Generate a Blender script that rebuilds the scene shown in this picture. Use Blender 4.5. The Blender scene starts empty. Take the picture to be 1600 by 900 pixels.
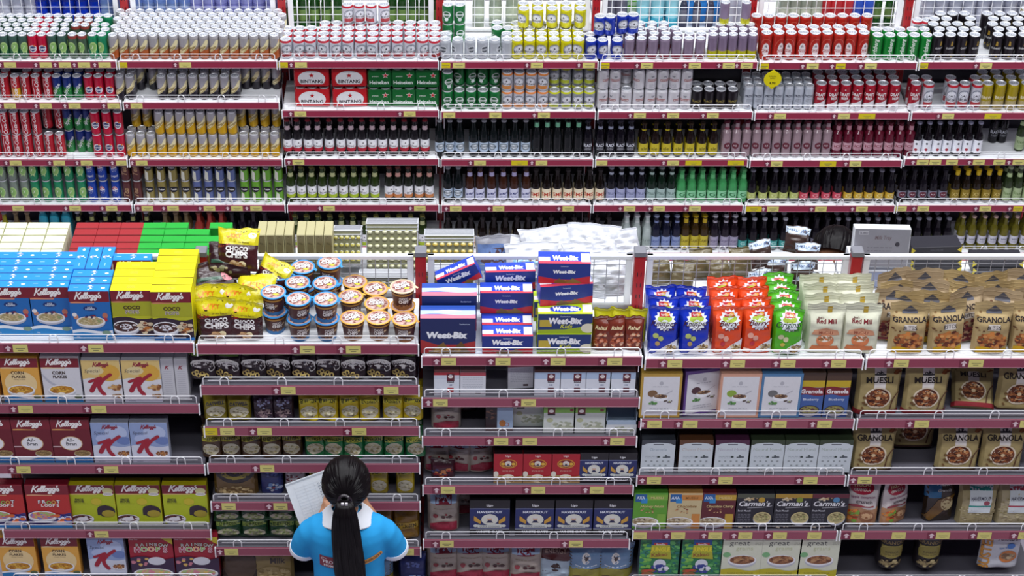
import bpy, bmesh, math, random
from mathutils import Vector, Matrix
from math import sin, cos, pi, tan, atan, sqrt
SC = bpy.context.scene
COL = SC.collection
random.seed(7)
# ---------------- camera ----------------
FPX, PITCH, PX0, PY0 = 3000.0, math.radians(34.3), 700.0, 450.0
CAM = Vector((0.0, -6.886, 6.724))
cam_d = bpy.data.cameras.new('camera'); cam = bpy.data.objects.new('camera', cam_d); COL.objects.link(cam)
cam.location = CAM; cam.rotation_euler = (pi/2 - PITCH, 0, 0)
cam_d.sensor_width = 36; cam_d.lens = 36*FPX/1600; cam_d.shift_x = (800-PX0)/1600
cam_d.clip_end = 100
SC.camera = cam
# ---------------- world, lights, exposure ----------------
w = bpy.data.worlds.new('world'); SC.world = w; w.use_nodes = True
bg = w.node_tree.nodes['Background']; bg.inputs[0].default_value = (0.62, 0.66, 0.82, 1); bg.inputs[1].default_value = 0.07
SC.view_settings.view_transform = 'Standard'; SC.view_settings.look = 'None'
SC.view_settings.exposure = 0.0; SC.view_settings.gamma = 1; SC.view_settings.use_curve_mapping = False
def ceiling_light(x, y, z, sx, sy, power, rx=0):
    d = bpy.data.lights.new('ceiling_light', 'AREA'); d.shape = 'RECTANGLE'; d.size = sx; d.size_y = sy
    d.energy = power; d.color = (0.95, 0.97, 1.0)
    o = bpy.data.objects.new('ceiling_light', d); o.location = (x, y, z); o.rotation_euler = (rx, 0, 0); COL.objects.link(o)
for ly, pw in ((-4.8, 270), (-2.1, 480), (1.2, 560), (4.6, 330)):
    ceiling_light(0.8, ly, 7.6, 11, 0.5, pw)
# ---------------- helpers ----------------
def hx(c):
    if not isinstance(c, str): return c
    c = c.lstrip('#'); r = []
    for i in (0, 2, 4):
        v = int(c[i:i+2], 16)/255.0
        r.append(v/12.92 if v <= 0.04045 else ((v+0.055)/1.055)**2.4)
    return (r[0], r[1], r[2], 1.0)
def mat(name, rough=0.5, metal=0.0, spec=0.5, bump=0.0, bscale=60, trans=0.0, color=None, coat=0.0, noise=0.05):
    m = bpy.data.materials.new(name); m.use_nodes = True; nt = m.node_tree; b = nt.nodes['Principled BSDF']
    b.inputs['Roughness'].default_value = rough; b.inputs['Metallic'].default_value = metal
    b.inputs['Specular IOR Level'].default_value = spec; b.inputs['Transmission Weight'].default_value = trans
    b.inputs['Coat Weight'].default_value = coat; b.inputs['Coat Roughness'].default_value = 0.1
    tc = nt.nodes.new('ShaderNodeTexCoord'); n = nt.nodes.new('ShaderNodeTexNoise'); n.inputs['Scale'].default_value = bscale
    n.inputs['Detail'].default_value = 2
    nt.links.new(tc.outputs['Object'], n.inputs['Vector'])
    if color is None:
        a = nt.nodes.new('ShaderNodeAttribute'); a.attribute_name = 'Col'; src = a.outputs['Color']
    else:
        a = nt.nodes.new('ShaderNodeRGB'); a.outputs[0].default_value = hx(color); src = a.outputs[0]
    hs = nt.nodes.new('ShaderNodeHueSaturation'); mp = nt.nodes.new('ShaderNodeMapRange')
    mp.inputs['To Min'].default_value = 1-noise; mp.inputs['To Max'].default_value = 1+noise
    nt.links.new(n.outputs['Fac'], mp.inputs['Value']); nt.links.new(mp.outputs[0], hs.inputs['Value'])
    nt.links.new(src, hs.inputs['Color']); nt.links.new(hs.outputs[0], b.inputs['Base Color'])
    if bump:
        bn = nt.nodes.new('ShaderNodeBump'); bn.inputs['Strength'].default_value = bump; bn.inputs['Distance'].default_value = 0.004
        nt.links.new(n.outputs['Fac'], bn.inputs['Height']); nt.links.new(bn.outputs[0], b.inputs['Normal'])
    return m
M = {
 'carton': mat('printed_carton', 0.42), 'foil': mat('glossy_film', 0.27, bump=0.45, bscale=45, spec=0.6),
 'matte': mat('matte_paper', 0.8, spec=0.2), 'kraft': mat('kraft_paper', 0.7, bump=0.35, bscale=35, spec=0.3, noise=0.12),
 'can': mat('painted_aluminium', 0.3, metal=0.25, coat=0.3), 'lid': mat('bare_aluminium', 0.38, metal=0.55, spec=0.6),
 'glass': mat('bottle_glass', 0.1, spec=0.35, coat=0.1), 'clear': mat('clear_glass', 0.08, trans=0.75, spec=0.5),
 'label': mat('paper_label', 0.5), 'steel': mat('white_enamelled_steel', 0.35, noise=0.03), 'wire': mat('enamelled_wire', 0.35, noise=0.02),
 'plastic': mat('price_rail_plastic', 0.4, noise=0.08, bscale=9), 'cloth': mat('polo_cotton', 0.85, spec=0.2, bump=0.9, bscale=11, noise=0.1),
 'skin': mat('skin', 0.55), 'hair': mat('hair', 0.42, spec=0.16),
 'wallp': mat('painted_wall', 0.8, color='#7f7688', bscale=2), 'roof': mat('ceiling_panel', 0.9, color='#4a4454', bscale=2),
 'tile': mat('floor_tile', 0.35, color='#968f9c', bscale=3),
}
class MB:
    def __init__(s): s.v = []; s.f = []; s.c = []
    def face(s, pts, col):
        i = len(s.v); s.v += [tuple(p) for p in pts]; s.f.append(tuple(range(i, i+len(pts)))); s.c.append(hx(col))
    def add(s, vs, fs, col):
        i = len(s.v); s.v += [tuple(p) for p in vs]; c = hx(col)
        for f in fs: s.f.append(tuple(i+j for j in f)); s.c.append(c)
    def box(s, x0, x1, y0, y1, z0, z1, col, ch=0.0, cols=None):
        # cols: dict of 'front','back','left','right','top','bottom' overrides; ch: chamfer
        cols = cols or {}; ch = min(ch, (x1-x0)/2.5, (y1-y0)/2.5, (z1-z0)/2.5)
        X = (x0, x1); Y = (y0, y1); Z = (z0, z1)
        def P(i, j, k, ax):   # corner vertex belonging to the face of axis ax
            p = [X[i], Y[j], Z[k]]; sg = [1-2*i, 1-2*j, 1-2*k]
            for a in range(3):
                if a != ax: p[a] += sg[a]*ch
            return p
        F = {'left': (0, 0), 'right': (0, 1), 'front': (1, 0), 'back': (1, 1), 'bottom': (2, 0), 'top': (2, 1)}
        for nme, (ax, side) in F.items():
            o = [a for a in range(3) if a != ax]; q = []
            for (m, n) in ((0, 0), (1, 0), (1, 1), (0, 1)):
                ijk = [0, 0, 0]; ijk[ax] = side; ijk[o[0]] = m; ijk[o[1]] = n; q.append(P(*ijk, ax))
            flip = (side == 0) ^ (ax == 1)
            if flip: q.reverse()
            s.face(q, cols.get(nme, col))
        if ch > 0:
            for a in range(3):
                o = [b for b in range(3) if b != a]
                for m in (0, 1):
                    for n in (0, 1):
                        c0 = [0, 0, 0]; c1 = [0, 0, 0]; c0[o[0]] = c1[o[0]] = m; c0[o[1]] = c1[o[1]] = n; c1[a] = 1
                        q = [P(*c0, o[0]), P(*c1, o[0]), P(*c1, o[1]), P(*c0, o[1])]
                        s.face(q, col)
            for i in (0, 1):
                for j in (0, 1):
                    for k in (0, 1): s.face([P(i, j, k, 0), P(i, j, k, 1), P(i, j, k, 2)], col)
    def lathe(s, prof, n=16, cx=0, cy=0):   # prof: (r, z, col) ; col colours the band up to the next point
        for a in range(len(prof)-1):
            (r0, z0, c), (r1, z1, _) = prof[a], prof[a+1][:3]
            c = hx(c); i = len(s.v)
            for k in range(n):
                t = 2*pi*k/n; s.v.append((cx+r0*cos(t), cy+r0*sin(t), z0)); s.v.append((cx+r1*cos(t), cy+r1*sin(t), z1))
            for k in range(n):
                k2 = (k+1) % n
                s.f.append((i+2*k, i+2*k2, i+2*k2+1, i+2*k+1)); s.c.append(c)
        return s
    def tube(s, pts, r, col, n=6, closed=False):
        pts = [Vector(p) for p in pts]; i0 = len(s.v); N = len(pts); c = hx(col); up = None
        for a, p in enumerate(pts):
            if closed: d = (pts[(a+1) % N]-pts[a-1])
            else: d = pts[min(a+1, N-1)]-pts[max(a-1, 0)]
            d.normalize()
            if up is None or abs(up.dot(d)) > .95: up = Vector((0, 0, 1)) if abs(d.z) < .9 else Vector((0, 1, 0))
            x = d.cross(up).normalized(); y = x.cross(d).normalized()
            rr = r[a] if isinstance(r, (list, tuple)) else r
            for k in range(n):
                t = 2*pi*k/n; s.v.append(tuple(p+x*(rr*cos(t))+y*(rr*sin(t))))
        for a in range(N if closed else N-1):
            b = (a+1) % N
            for k in range(n):
                k2 = (k+1) % n; s.f.append((i0+a*n+k, i0+a*n+k2, i0+b*n+k2, i0+b*n+k)); s.c.append(c)
        if not closed:
            s.f.append(tuple(i0+k for k in range(n))); s.c.append(c)
            s.f.append(tuple(i0+(N-1)*n+k for k in reversed(range(n)))); s.c.append(c)
    def grid(s, fn, nu, nv, colfn):
        i0 = len(s.v)
        for b in range(nv+1):
            for a in range(nu+1): s.v.append(tuple(fn(a/nu, b/nv)))
        for b in range(nv):
            for a in range(nu):
                q = i0+b*(nu+1)+a
                s.f.append((q, q+1, q+nu+2, q+nu+1)); s.c.append(hx(colfn((a+.5)/nu, (b+.5)/nv)))
    def mesh(s, name, material, smooth=True, weld=False, fixn=False):
        me = bpy.data.meshes.new(name); me.from_pydata(s.v, [], s.f)
        at = me.color_attributes.new('Col', 'FLOAT_COLOR', 'CORNER')
        buf = []
        for f, c in zip(s.f, s.c): buf.extend(list(c)*len(f))
        at.data.foreach_set('color', buf)
        me.materials.append(M[material] if isinstance(material, str) else material)
        if weld or fixn:
            bm = bmesh.new(); bm.from_mesh(me)
            if weld: bmesh.ops.remove_doubles(bm, verts=bm.verts, dist=1e-5)
            if fixn: bmesh.ops.recalc_face_normals(bm, faces=bm.faces)
            bm.to_mesh(me); bm.free()
        me.update()
        if smooth:
            me.polygons.foreach_set('use_smooth', [True]*len(me.polygons))
            try: me.set_sharp_from_angle(angle=math.radians(38))
            except Exception: pass
        return me
    def obj(s, name, material, parent=None, **k):
        o = bpy.data.objects.new(name, s.mesh(name, material, **k)); COL.objects.link(o); o.parent = parent; return o
# text outlines from Blender's built-in font, cached, height of a capital = 1, starting at x = 0
TX = {}
def textmesh(s, bold=0.0, shear=0.0):
    key = (s, bold, shear)
    if key not in TX:
        cu = bpy.data.curves.new('t', 'FONT'); cu.body = s; cu.offset = bold; cu.shear = shear; cu.fill_mode = 'FRONT'; cu.resolution_u = 2
        cu.size = 1/0.69
        o = bpy.data.objects.new('t', cu); COL.objects.link(o); bpy.context.view_layer.update()
        dg = bpy.context.evaluated_depsgraph_get(); me = bpy.data.meshes.new_from_object(o.evaluated_get(dg))
        vs = [(v.co.x, v.co.y) for v in me.vertices]; fs = [tuple(p.vertices) for p in me.polygons]
        x0 = min((v[0] for v in vs), default=0); x1 = max((v[0] for v in vs), default=1)
        TX[key] = ([(v[0]-x0, v[1]) for v in vs], fs, x1-x0)
        bpy.data.objects.remove(o); bpy.data.meshes.remove(me); bpy.data.curves.remove(cu)
    return TX[key]
def smoothline(P, n=4):
    if len(P) < 3: return P
    out = []
    for i in range(len(P)-1):
        p0 = P[max(i-1, 0)]; p1 = P[i]; p2 = P[i+1]; p3 = P[min(i+2, len(P)-1)]
        for k in range(n):
            t = k/n
            out.append(tuple(0.5*((2*p1[d])+(-p0[d]+p2[d])*t+(2*p0[d]-5*p1[d]+4*p2[d]-p3[d])*t*t+(-p0[d]+3*p1[d]-3*p2[d]+p3[d])*t**3) for d in (0, 1)))
    out.append(P[-1]); return out
class Art:
    """Flat print in fractions of a W x H panel, laid on a surface by warp(u, v, lift)."""
    def __init__(s, mb, W, H, warp, eps=0.00012):
        s.mb, s.W, s.H, s.warp, s.eps, s.k = mb, W, H, warp, eps, 1
        s.rnd = random.Random(int(W*1e4)+int(H*1e3))
    def lay(s, vs, fs, col, k=None):
        if k is None: k = s.k; s.k += 1
        kk = k if isinstance(k, list) else [k]*len(vs)
        s.mb.add([s.warp((min(max(x, .002), .998)-.5)*s.W, min(max(y, .002), .998)*s.H, q*s.eps) for (x, y), q in zip(vs, kk)], fs, col)
    def rect(s, x0, y0, x1, y1, col, n=1, m=1, wave=0, top=0):
        vs = []; fs = []
        for j in range(m+1):
            for i in range(n+1):
                u = i/n; y = y0+(y1-y0)*j/m
                if j == 0 and wave: y += wave*sin(u*pi*2)
                if j == m and top: y += top*sin(u*pi*2)
                vs.append((x0+(x1-x0)*u, y))
        for j in range(m):
            for i in range(n):
                a = j*(n+1)+i; fs.append((a, a+1, a+n+2, a+n+1))
        s.lay(vs, fs, col)
    def ell(s, cx, cy, rx, ry, col, n=20, k=None, rings=1):
        vs = [(cx, cy)]; fs = []
        for r in range(1, rings+1):
            for i in range(n): vs.append((cx+rx*r/rings*cos(2*pi*i/n), cy+ry*r/rings*sin(2*pi*i/n)))
        for i in range(n):
            fs.append((0, 1+i, 1+(i+1) % n))
            for r in range(1, rings):
                a = 1+(r-1)*n; b = 1+r*n; fs.append((a+i, b+i, b+(i+1) % n, a+(i+1) % n))
        s.lay(vs, fs, col, k)
    def ring(s, cx, cy, rx, ry, t, col, a0=0, a1=360, n=20):
        vs = []; fs = []
        for i in range(n+1):
            a = math.radians(a0+(a1-a0)*i/n)
            vs.append((cx+rx*cos(a), cy+ry*sin(a))); vs.append((cx+(rx-t)*cos(a), cy+(ry-t*s.W/s.H)*sin(a)))
        for i in range(n): fs.append((2*i+1, 2*i, 2*i+2, 2*i+3))
        s.lay(vs, fs, col)
    def poly(s, P, col): s.lay(P, [tuple(range(len(P)))], col)
    def star(s, cx, cy, r, col, n=5, inner=.42):
        vs = [(cx, cy)]; rr = r*s.W/s.H
        for i in range(2*n):
            q = 1 if i % 2 == 0 else inner; vs.append((cx+r*q*sin(pi*i/n), cy+rr*q*cos(pi*i/n)))
        s.lay(vs, [(0, 1+(i+1) % (2*n), 1+i) for i in range(2*n)], col)
    def stroke(s, P, wd, col, smooth=True, k=None, cap=True):   # P in fractions, wd fraction of W
        if k is None: k = s.k; s.k += 1
        P = [(x*s.W, y*s.H) for x, y in (smoothline(P) if smooth else P)]; wd = wd*s.W/2; N = len(P); vs = []; fs = []
        for i, (x, y) in enumerate(P):
            a = P[max(i-1, 0)]; b = P[min(i+1, N-1)]; dx, dy = b[0]-a[0], b[1]-a[1]; L = sqrt(dx*dx+dy*dy) or 1
            vs += [(x-dy/L*wd, y+dx/L*wd), (x+dy/L*wd, y-dx/L*wd)]
        for i in range(N-1): fs.append((2*i, 2*i+1, 2*i+3, 2*i+2))
        ks = [k+.5*(i//2)/N for i in range(len(vs))]
        if cap:
            for (x, y) in (P[0], P[-1]):
                ks += [k+.62]*8
                b = len(vs); vs += [(x+wd*cos(pi*q/4), y+wd*sin(pi*q/4)) for q in range(8)]; fs.append(tuple(range(b, b+8)))
        s.lay([(x/s.W, y/s.H) for x, y in vs], fs, col, ks)
    def text(s, t, cx, y, h, col, wmax=None, bold=0.02, shear=0.0, rot=0, arc=0, align='c', k=None):
        # h: cap height as fraction of H ; wmax: fraction of W the text is fitted to
        vs, fs, L = textmesh(t, bold, shear); hh = h*s.H; ww = L*hh
        sx = 1.0
        if wmax and ww > wmax*s.W: sx = wmax*s.W/ww
        elif wmax and ww < wmax*s.W*.6: sx = min(1.6, wmax*s.W*.8/ww)
        out = []; ca, sa = cos(math.radians(rot)), sin(math.radians(rot))
        off = {'c': L/2, 'l': 0, 'r': L}[align]
        for x, yy in vs:
            px = (x-off)*hh*sx; py = yy*hh
            if arc: py += arc*s.H*(1-(2*px/(L*hh*sx))**2)
            out.append((cx+(px*ca-py*sa)/s.W, y+(px*sa+py*ca)/s.H))
        s.lay(out, fs, col, k)
    def lines(s, x0, x1, y0, n, dy, col, h=0.008):    # small print rendered as short bars
        k = s.k; s.k += 1
        for i in range(n):
            x = x0; y = y0-i*dy
            while x < x1-.02:
                L = min(s.rnd.uniform(.03, .1), x1-x); s.lay([(x, y), (x+L, y), (x+L, y+h), (x, y+h)], [(0, 1, 2, 3)], col, k); x += L+.02
    def bits(s, cx, cy, rx, ry, cols, n=40, sz=0.035, asp=1.0):
        for i in range(n):
            a = s.rnd.uniform(0, 2*pi); r = sqrt(s.rnd.random()); q = sz*s.rnd.uniform(.6, 1.3)
            s.ell(cx+rx*r*cos(a), cy+ry*r*sin(a), q, q*s.W/s.H*.7*asp, s.rnd.choice(cols), n=6, k=s.k+i*.1)
        s.k += 1+n*.1
    def bowl(s, cx, cy, rx, ry, cols, rim='#e9e9ee', n=46):
        s.ell(cx, cy-ry*.15, rx, ry*1.0, '#b9bcc8'); s.ell(cx, cy, rx, ry*.85, rim)
        s.ell(cx, cy+ry*.05, rx*.88, ry*.66, cols[0]); s.bits(cx, cy+ry*.08, rx*.78, ry*.52, cols, n, sz=rx*.13)
SCRIPT = [[(.0, -.1), (.3, 2.0), (.2, 2.1)], [(1.25, 2.05), (.75, 1.35), (.2, .95)], [(.35, 1.05), (.8, .5), (1.15, -.1), (1.4, .1)],
 [(1.45, .45), (1.95, .65), (1.85, 1.0), (1.6, .95), (1.4, .4), (1.65, .0), (2.1, .25)],
 [(2.1, .25), (2.5, 1.5), (2.45, 1.95), (2.25, 1.6), (2.2, .3), (2.4, .0), (2.65, .3)],
 [(2.65, .3), (3.05, 1.5), (3.0, 1.95), (2.8, 1.6), (2.75, .3), (2.95, .0), (3.2, .3)],
 [(3.75, .9), (3.45, .95), (3.2, .5), (3.4, .05), (3.75, .2), (3.8, .7), (3.65, .95), (4.1, .8)],
 [(4.7, .85), (4.35, .95), (4.1, .5), (4.3, .1), (4.6, .3), (4.75, .9), (4.7, -.4), (4.4, -.75), (4.2, -.45), (5.0, .35)],
 [(5.6, .85), (5.25, .95), (5.0, .5), (5.2, .1), (5.5, .3), (5.65, .9), (5.6, -.4), (5.3, -.75), (5.1, -.45), (5.9, .35)],
 [(6.05, 1.75), (5.95, 1.35)], [(5.9, .35), (6.35, 1.0), (6.3, .75), (6.65, .3), (6.4, .0), (6.1, .15)]]
def script_name(A, cx, cy, wd, col, th=0.3, rise=.05):
    """the flowing brand signature: wd = width as a fraction of the panel"""
    u = wd*A.W/6.9; k = A.k; A.k += 4
    for st in SCRIPT:
        P = [(((x+.22*y)-3.3)*u/A.W+cx, (y*.95+x*rise)*u/A.H+cy) for x, y in st]
        A.stroke(P, th*u/A.W, col, k=k); k += .35
# projection helpers (used only to read positions off the photograph, per depth plane)
CP, SP = cos(PITCH), sin(PITCH)
def depth(y, z): return (y-CAM.y)*CP+(CAM.z-z)*SP
def Xat(px, y, z): return (px-PX0)/FPX*depth(y, z)
def Zat(py, y): return CAM.z-(y-CAM.y)*tan(PITCH+atan((py-PY0)/FPX))
def Yat(py, z): return CAM.y+(CAM.z-z)/tan(PITCH+atan((py-PY0)/FPX))
YB = 2.75       # face of the rear gondola; the near one's face is y = 0
def tag(o, label, cat, group=None, kind=None):
    o['label'] = label; o['category'] = cat
    if group: o['group'] = group
    if kind: o['kind'] = kind
    return o
def empty(name, loc=(0, 0, 0)):
    o = bpy.data.objects.new(name, None); o.location = loc; o.empty_display_size = .1; COL.objects.link(o); return o
ORD = 'first second third fourth fifth sixth seventh eighth ninth tenth eleventh twelfth thirteenth fourteenth fifteenth sixteenth seventeenth eighteenth nineteenth twentieth'.split()
def ordn(i): return ORD[i] if i < 20 else 'twenty-'+ORD[i-20]
def put(kind, loc, rot=(0, 0, 0), label='', cat='', group=None, scale=1.0):
    """kind = (category, [(name, mesh, parent_index)]) -> a thing with its parts"""
    objs = []
    for nme, me, par in kind[1]:
        o = bpy.data.objects.new(nme, me); COL.objects.link(o)
        if par is None:
            o.location = loc; o.rotation_euler = rot
            o.scale = (scale,)*3 if not isinstance(scale, tuple) else scale
        else: o.parent = objs[par]
        objs.append(o)
    return tag(objs[0], label, cat or kind[0], group)
# ---------------- structure ----------------
WH, MAR, CREAM = '#f2f2f6', '#8f2740', '#d8cf78'
fl = MB(); fl.box(-11, 12, -12, 13, -0.06, 0, '#b9b6b4'); f_o = fl.obj('floor', 'tile', smooth=False); f_o['kind'] = 'structure'
for nme, b_, m_ in (('ceiling', (-11, 12, -12, 13, 8.4, 8.5), 'roof'), ('wall_left', (-11.1, -11, -12, 13, 0, 8.4), 'wallp'), ('wall_right', (12, 12.1, -12, 13, 0, 8.4), 'wallp'), ('wall_front', (-11, 12, -12.1, -12, 0, 8.4), 'wallp'), ('wall_back', (-11, 12, 13, 13.1, 0, 8.4), 'wallp')):
    q = MB(); q.box(*b_, '#b0b0b4'); o_ = q.obj(nme, m_, smooth=False); o_['kind'] = 'structure'
def arrow_tag(mb, x, z, y, hh, col=CREAM, arrow=True, wd=.066):
    a = hh*.5*.86
    mb.box(x-wd/2, x+wd/2, y-.0016, y, z-a, z+a, col)
    yy = y-.0019
    for (l, r, zz) in ((-.02, .022, 0.001), (-.012, .012, -.009)):
        mb.face([(x+l, yy, z+zz-.0016), (x+r, yy, z+zz-.0016), (x+r, yy, z+zz+.0016), (x+l, yy, z+zz+.0016)], '#77744f')
def arrow_sign(mb, x, z, y, hh):
    a = hh*.43; mb.box(x-a*1.0, x+a*1.0, y-.0012, y, z-a, z+a, '#7a2740')
    yy = y-.0015; c = '#e3c9cf'
    mb.face([(x-.3*a, yy, z-.75*a), (x+.3*a, yy, z-.75*a), (x+.3*a, yy, z+.1*a), (x-.3*a, yy, z+.1*a)], c)
    mb.face([(x-.75*a, yy, z+.05*a), (x+.75*a, yy, z+.05*a), (x, yy, z+.8*a)], c)
def wire_guard(L, sgn=-1):
    """front retaining fence: long top wire turned down at both ends, second wire, four hoops"""
    mb = MB(); r = .0024; h = .042
    mb.tube([(-L/2, 0, .002), (-L/2, 0, h-.008), (-L/2+.008, 0, h), (L/2-.008, 0, h), (L/2, 0, h-.008), (L/2, 0, .002)], r, WH)
    mb.tube([(-L/2+.02, .006, .02), (L/2-.02, .006, .02)], r*.85, WH)
    for q in (.1, .37, .635, .9):
        x = -L/2+L*q; mb.tube([(x-.019, -.004, .0)]+[(x-.019*cos(pi*t/6), -.004, .026+.019*sin(pi*t/6)) for t in range(7)]+[(x+.019, -.004, .0)], r, WH)
    return mb
def shelf(parent, xl, xr, yf, z, dep, hh, signs, bc='#eef0f4', mc='#942c46'):
    """board with a lipped edge, price rail with tags, wire guard. z = top of board; signs = [(x, arrow, colour, width)]"""
    b = MB(); L = xr-xl; xm = (xl+xr)/2
    b.box(-L/2+.004, L/2-.004, .004, dep, -.028, 0, bc, ch=.002)
    for t in range(1, 5): b.box(-L/2+.02, L/2-.02, dep*t/5-.004, dep*t/5+.004, 0, .0003, bc)
    for sx in (-1, 1): b.box(sx*(L/2-.012)-.003, sx*(L/2-.012)+.003, .03, dep-.004, -.042, -.028, '#a8aab2')
    bo = b.obj('shelf_board', 'steel', parent, smooth=False); bo.location = (xm, yf, z)
    r = MB(); r.box(-L/2+.006, L/2-.006, -.004, .004, -hh-.003, -.002, mc, ch=.001)
    r.box(-L/2+.006, L/2-.006, -.005, -.003, -.0038, -.002, '#b07c8a'); r.box(-L/2+.006, L/2-.006, -.005, -.003, -hh-.004, -hh-.002, '#b8909c')
    for sx in (-1, 1): r.box(sx*(L/2-.003)-.003, sx*(L/2-.003)+.003, -.009, .004, -hh-.012, .002, WH)
    r.obj('price_rail', 'plastic', bo, smooth=False)
    for (x, arrow, col, wd) in signs:
        t = MB(); arrow_tag(t, 0, 0, 0, hh, col, wd=wd); to = t.obj('price_tag', 'plastic', bo, smooth=False); to.location = (x-xm, -.0045, -.003-hh/2)
        if arrow:
            t = MB(); arrow_sign(t, 0, 0, 0, hh); to = t.obj('arrow_sign', 'plastic', bo, smooth=False); to.location = (x-xm-wd/2-.021, -.0045, -.003-hh/2)
    g = wire_guard(L-.03).obj('wire_guard', 'wire', bo); g.location = (0, .006, 0)
    return bo
def mesh_panel(parent, xl, xr, y, z0, z1, wcol, fcol, gap=.056, rail=.03):
    fr = MB()
    fr.box(xl, xr, y-.012, y+.012, z1-.022, z1, fcol, ch=.002); fr.box(xl, xr, y-.008, y+.008, z0, z0+.014, fcol)
    for x in (xl, xr): fr.box(min(x, x+(rail if x == xl else -rail)), max(x, x+(rail if x == xl else -rail)), y-.01, y+.01, z0, z1, fcol, ch=.002)
    fo = fr.obj('mesh_panel_frame', 'steel', parent, smooth=False)
    g = MB(); n = int((xr-xl)/gap)
    for i in range(1, n): x = xl+(xr-xl)*i/n; g.tube([(x, y-.004, z0), (x, y-.004, z1-.01)], .002, wcol, n=5)
    m = int((z1-z0)/gap)
    for i in range(1, m+1): z = z0+(z1-z0)*i/(m+1); g.tube([(xl, y, z), (xr, y, z)], .002, wcol, n=5)
    g.obj('wire_grid', 'wire', fo)
def upright(parent, x, y, z1, w_=.05):
    u = MB(); u.box(x-w_/2, x+w_/2, y-.02, y+.03, 0.0, z1, '#a81c22', ch=.003)
    u.box(x-w_/2-.002, x+w_/2+.002, y-.024, y+.034, z1, z1+.028, '#77777f', ch=.003)
    z = .15
    while z < z1-.05:
        for q in (-.008, .008): u.box(x+q-.002, x+q+.002, y-.0206, y-.019, z, z+.022, '#22141a')
        z += .06
    u.obj('upright_post', 'steel', parent, smooth=False)
YEL = '#d6c416'
TOPF = Zat(544, 0)+.0
# near gondola bays: (left px, right px, [(rail centre py, left px, right px, [tags])]) tags: (px, arrow, colour)
NEAR = [
 ('cereal boxes', -49, 303, [(543.5, -49, 302, [(31, 1, CREAM), (149, 1, CREAM)]), (638.5, -45, 309, [(39, 1, CREAM), (154, 1, CREAM)]), (733, -40, 324, [(36, 1, CREAM), (173, 1, CREAM)]), (834, -30, 333, [(158, 1, CREAM)])]),
 ('milk drinks and cups', 303, 656, [(545.5, 301, 652, [(480, 1, CREAM), (552, 1, CREAM)]), (609.5, 308, 655, [(450, 1, CREAM), (611, 1, CREAM)]), (673.5, 316, 656, [(328, 0, YEL), (355, 0, CREAM), (413, 1, CREAM), (561, 1, CREAM)]), (731, 323, 656, [(417, 1, CREAM), (560, 0, CREAM)]), (790.5, 331, 656, [(357, 1, CREAM), (438, 1, CREAM)]), (861.5, 338, 657, [(361, 1, CREAM), (636, 0, CREAM)])]),
 ('wheat biscuits', 656, 1006, [(564, 656, 1004, [(701, 1, CREAM), (786, 1, CREAM), (872, 1, CREAM), (961, 1, CREAM)]), (628.5, 657, 1000, [(688, 1, CREAM), (826, 1, CREAM)]), (689, 658, 994, [(783, 1, CREAM), (828, 1, CREAM), (965, 1, CREAM)]), (765, 659, 989, [(700, 1, CREAM), (841, 1, CREAM), (933, 1, CREAM)]), (849, 660, 984, [(698, 1, CREAM), (900, 1, CREAM)])]),
 ('muesli bags', 1006, 1350, [(567.5, 1007, 1349, [(1055, 1, CREAM), (1153, 1, CREAM), (1232, 1, CREAM), (1311, 1, CREAM)]), (662, 1000, 1335, [(1023, 1, CREAM), (1079, 1, CREAM), (1155, 1, CREAM), (1218, 1, CREAM), (1289, 1, CREAM)]), (750, 993, 1322, [(1022, 1, CREAM), (1134, 1, CREAM), (1267, 1, CREAM)]), (836, 987, 1308, [(1000, 0, CREAM), (1060, 1, CREAM), (1118, 1, CREAM), (1165, 1, CREAM), (1219, 1, CREAM), (1273, 0, CREAM)])]),
 ('granola pouches', 1350, 1702, [(567, 1352, 1700, [(1409, 1, CREAM), (1526, 1, CREAM)]), (661.5, 1337, 1688, [(1441, 1, CREAM), (1606, 1, CREAM)]), (749.5, 1325, 1676, [(1352, 1, CREAM)]), (836, 1311, 1660, [(1341, 1, CREAM), (1405, 0, CREAM), (1474, 1, CREAM), (1539, 1, CREAM), (1603, 1, CREAM)])]),
]
NX = [-2.12, -1.12, -.124, .872, 1.857, 2.857]; FX = [-2.76, -1.858, -.955, -.047, .851, 1.749, 2.645, 3.545]
SHN = []   # board heights near, per bay
HHN, DEPN = .046, .36
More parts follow.
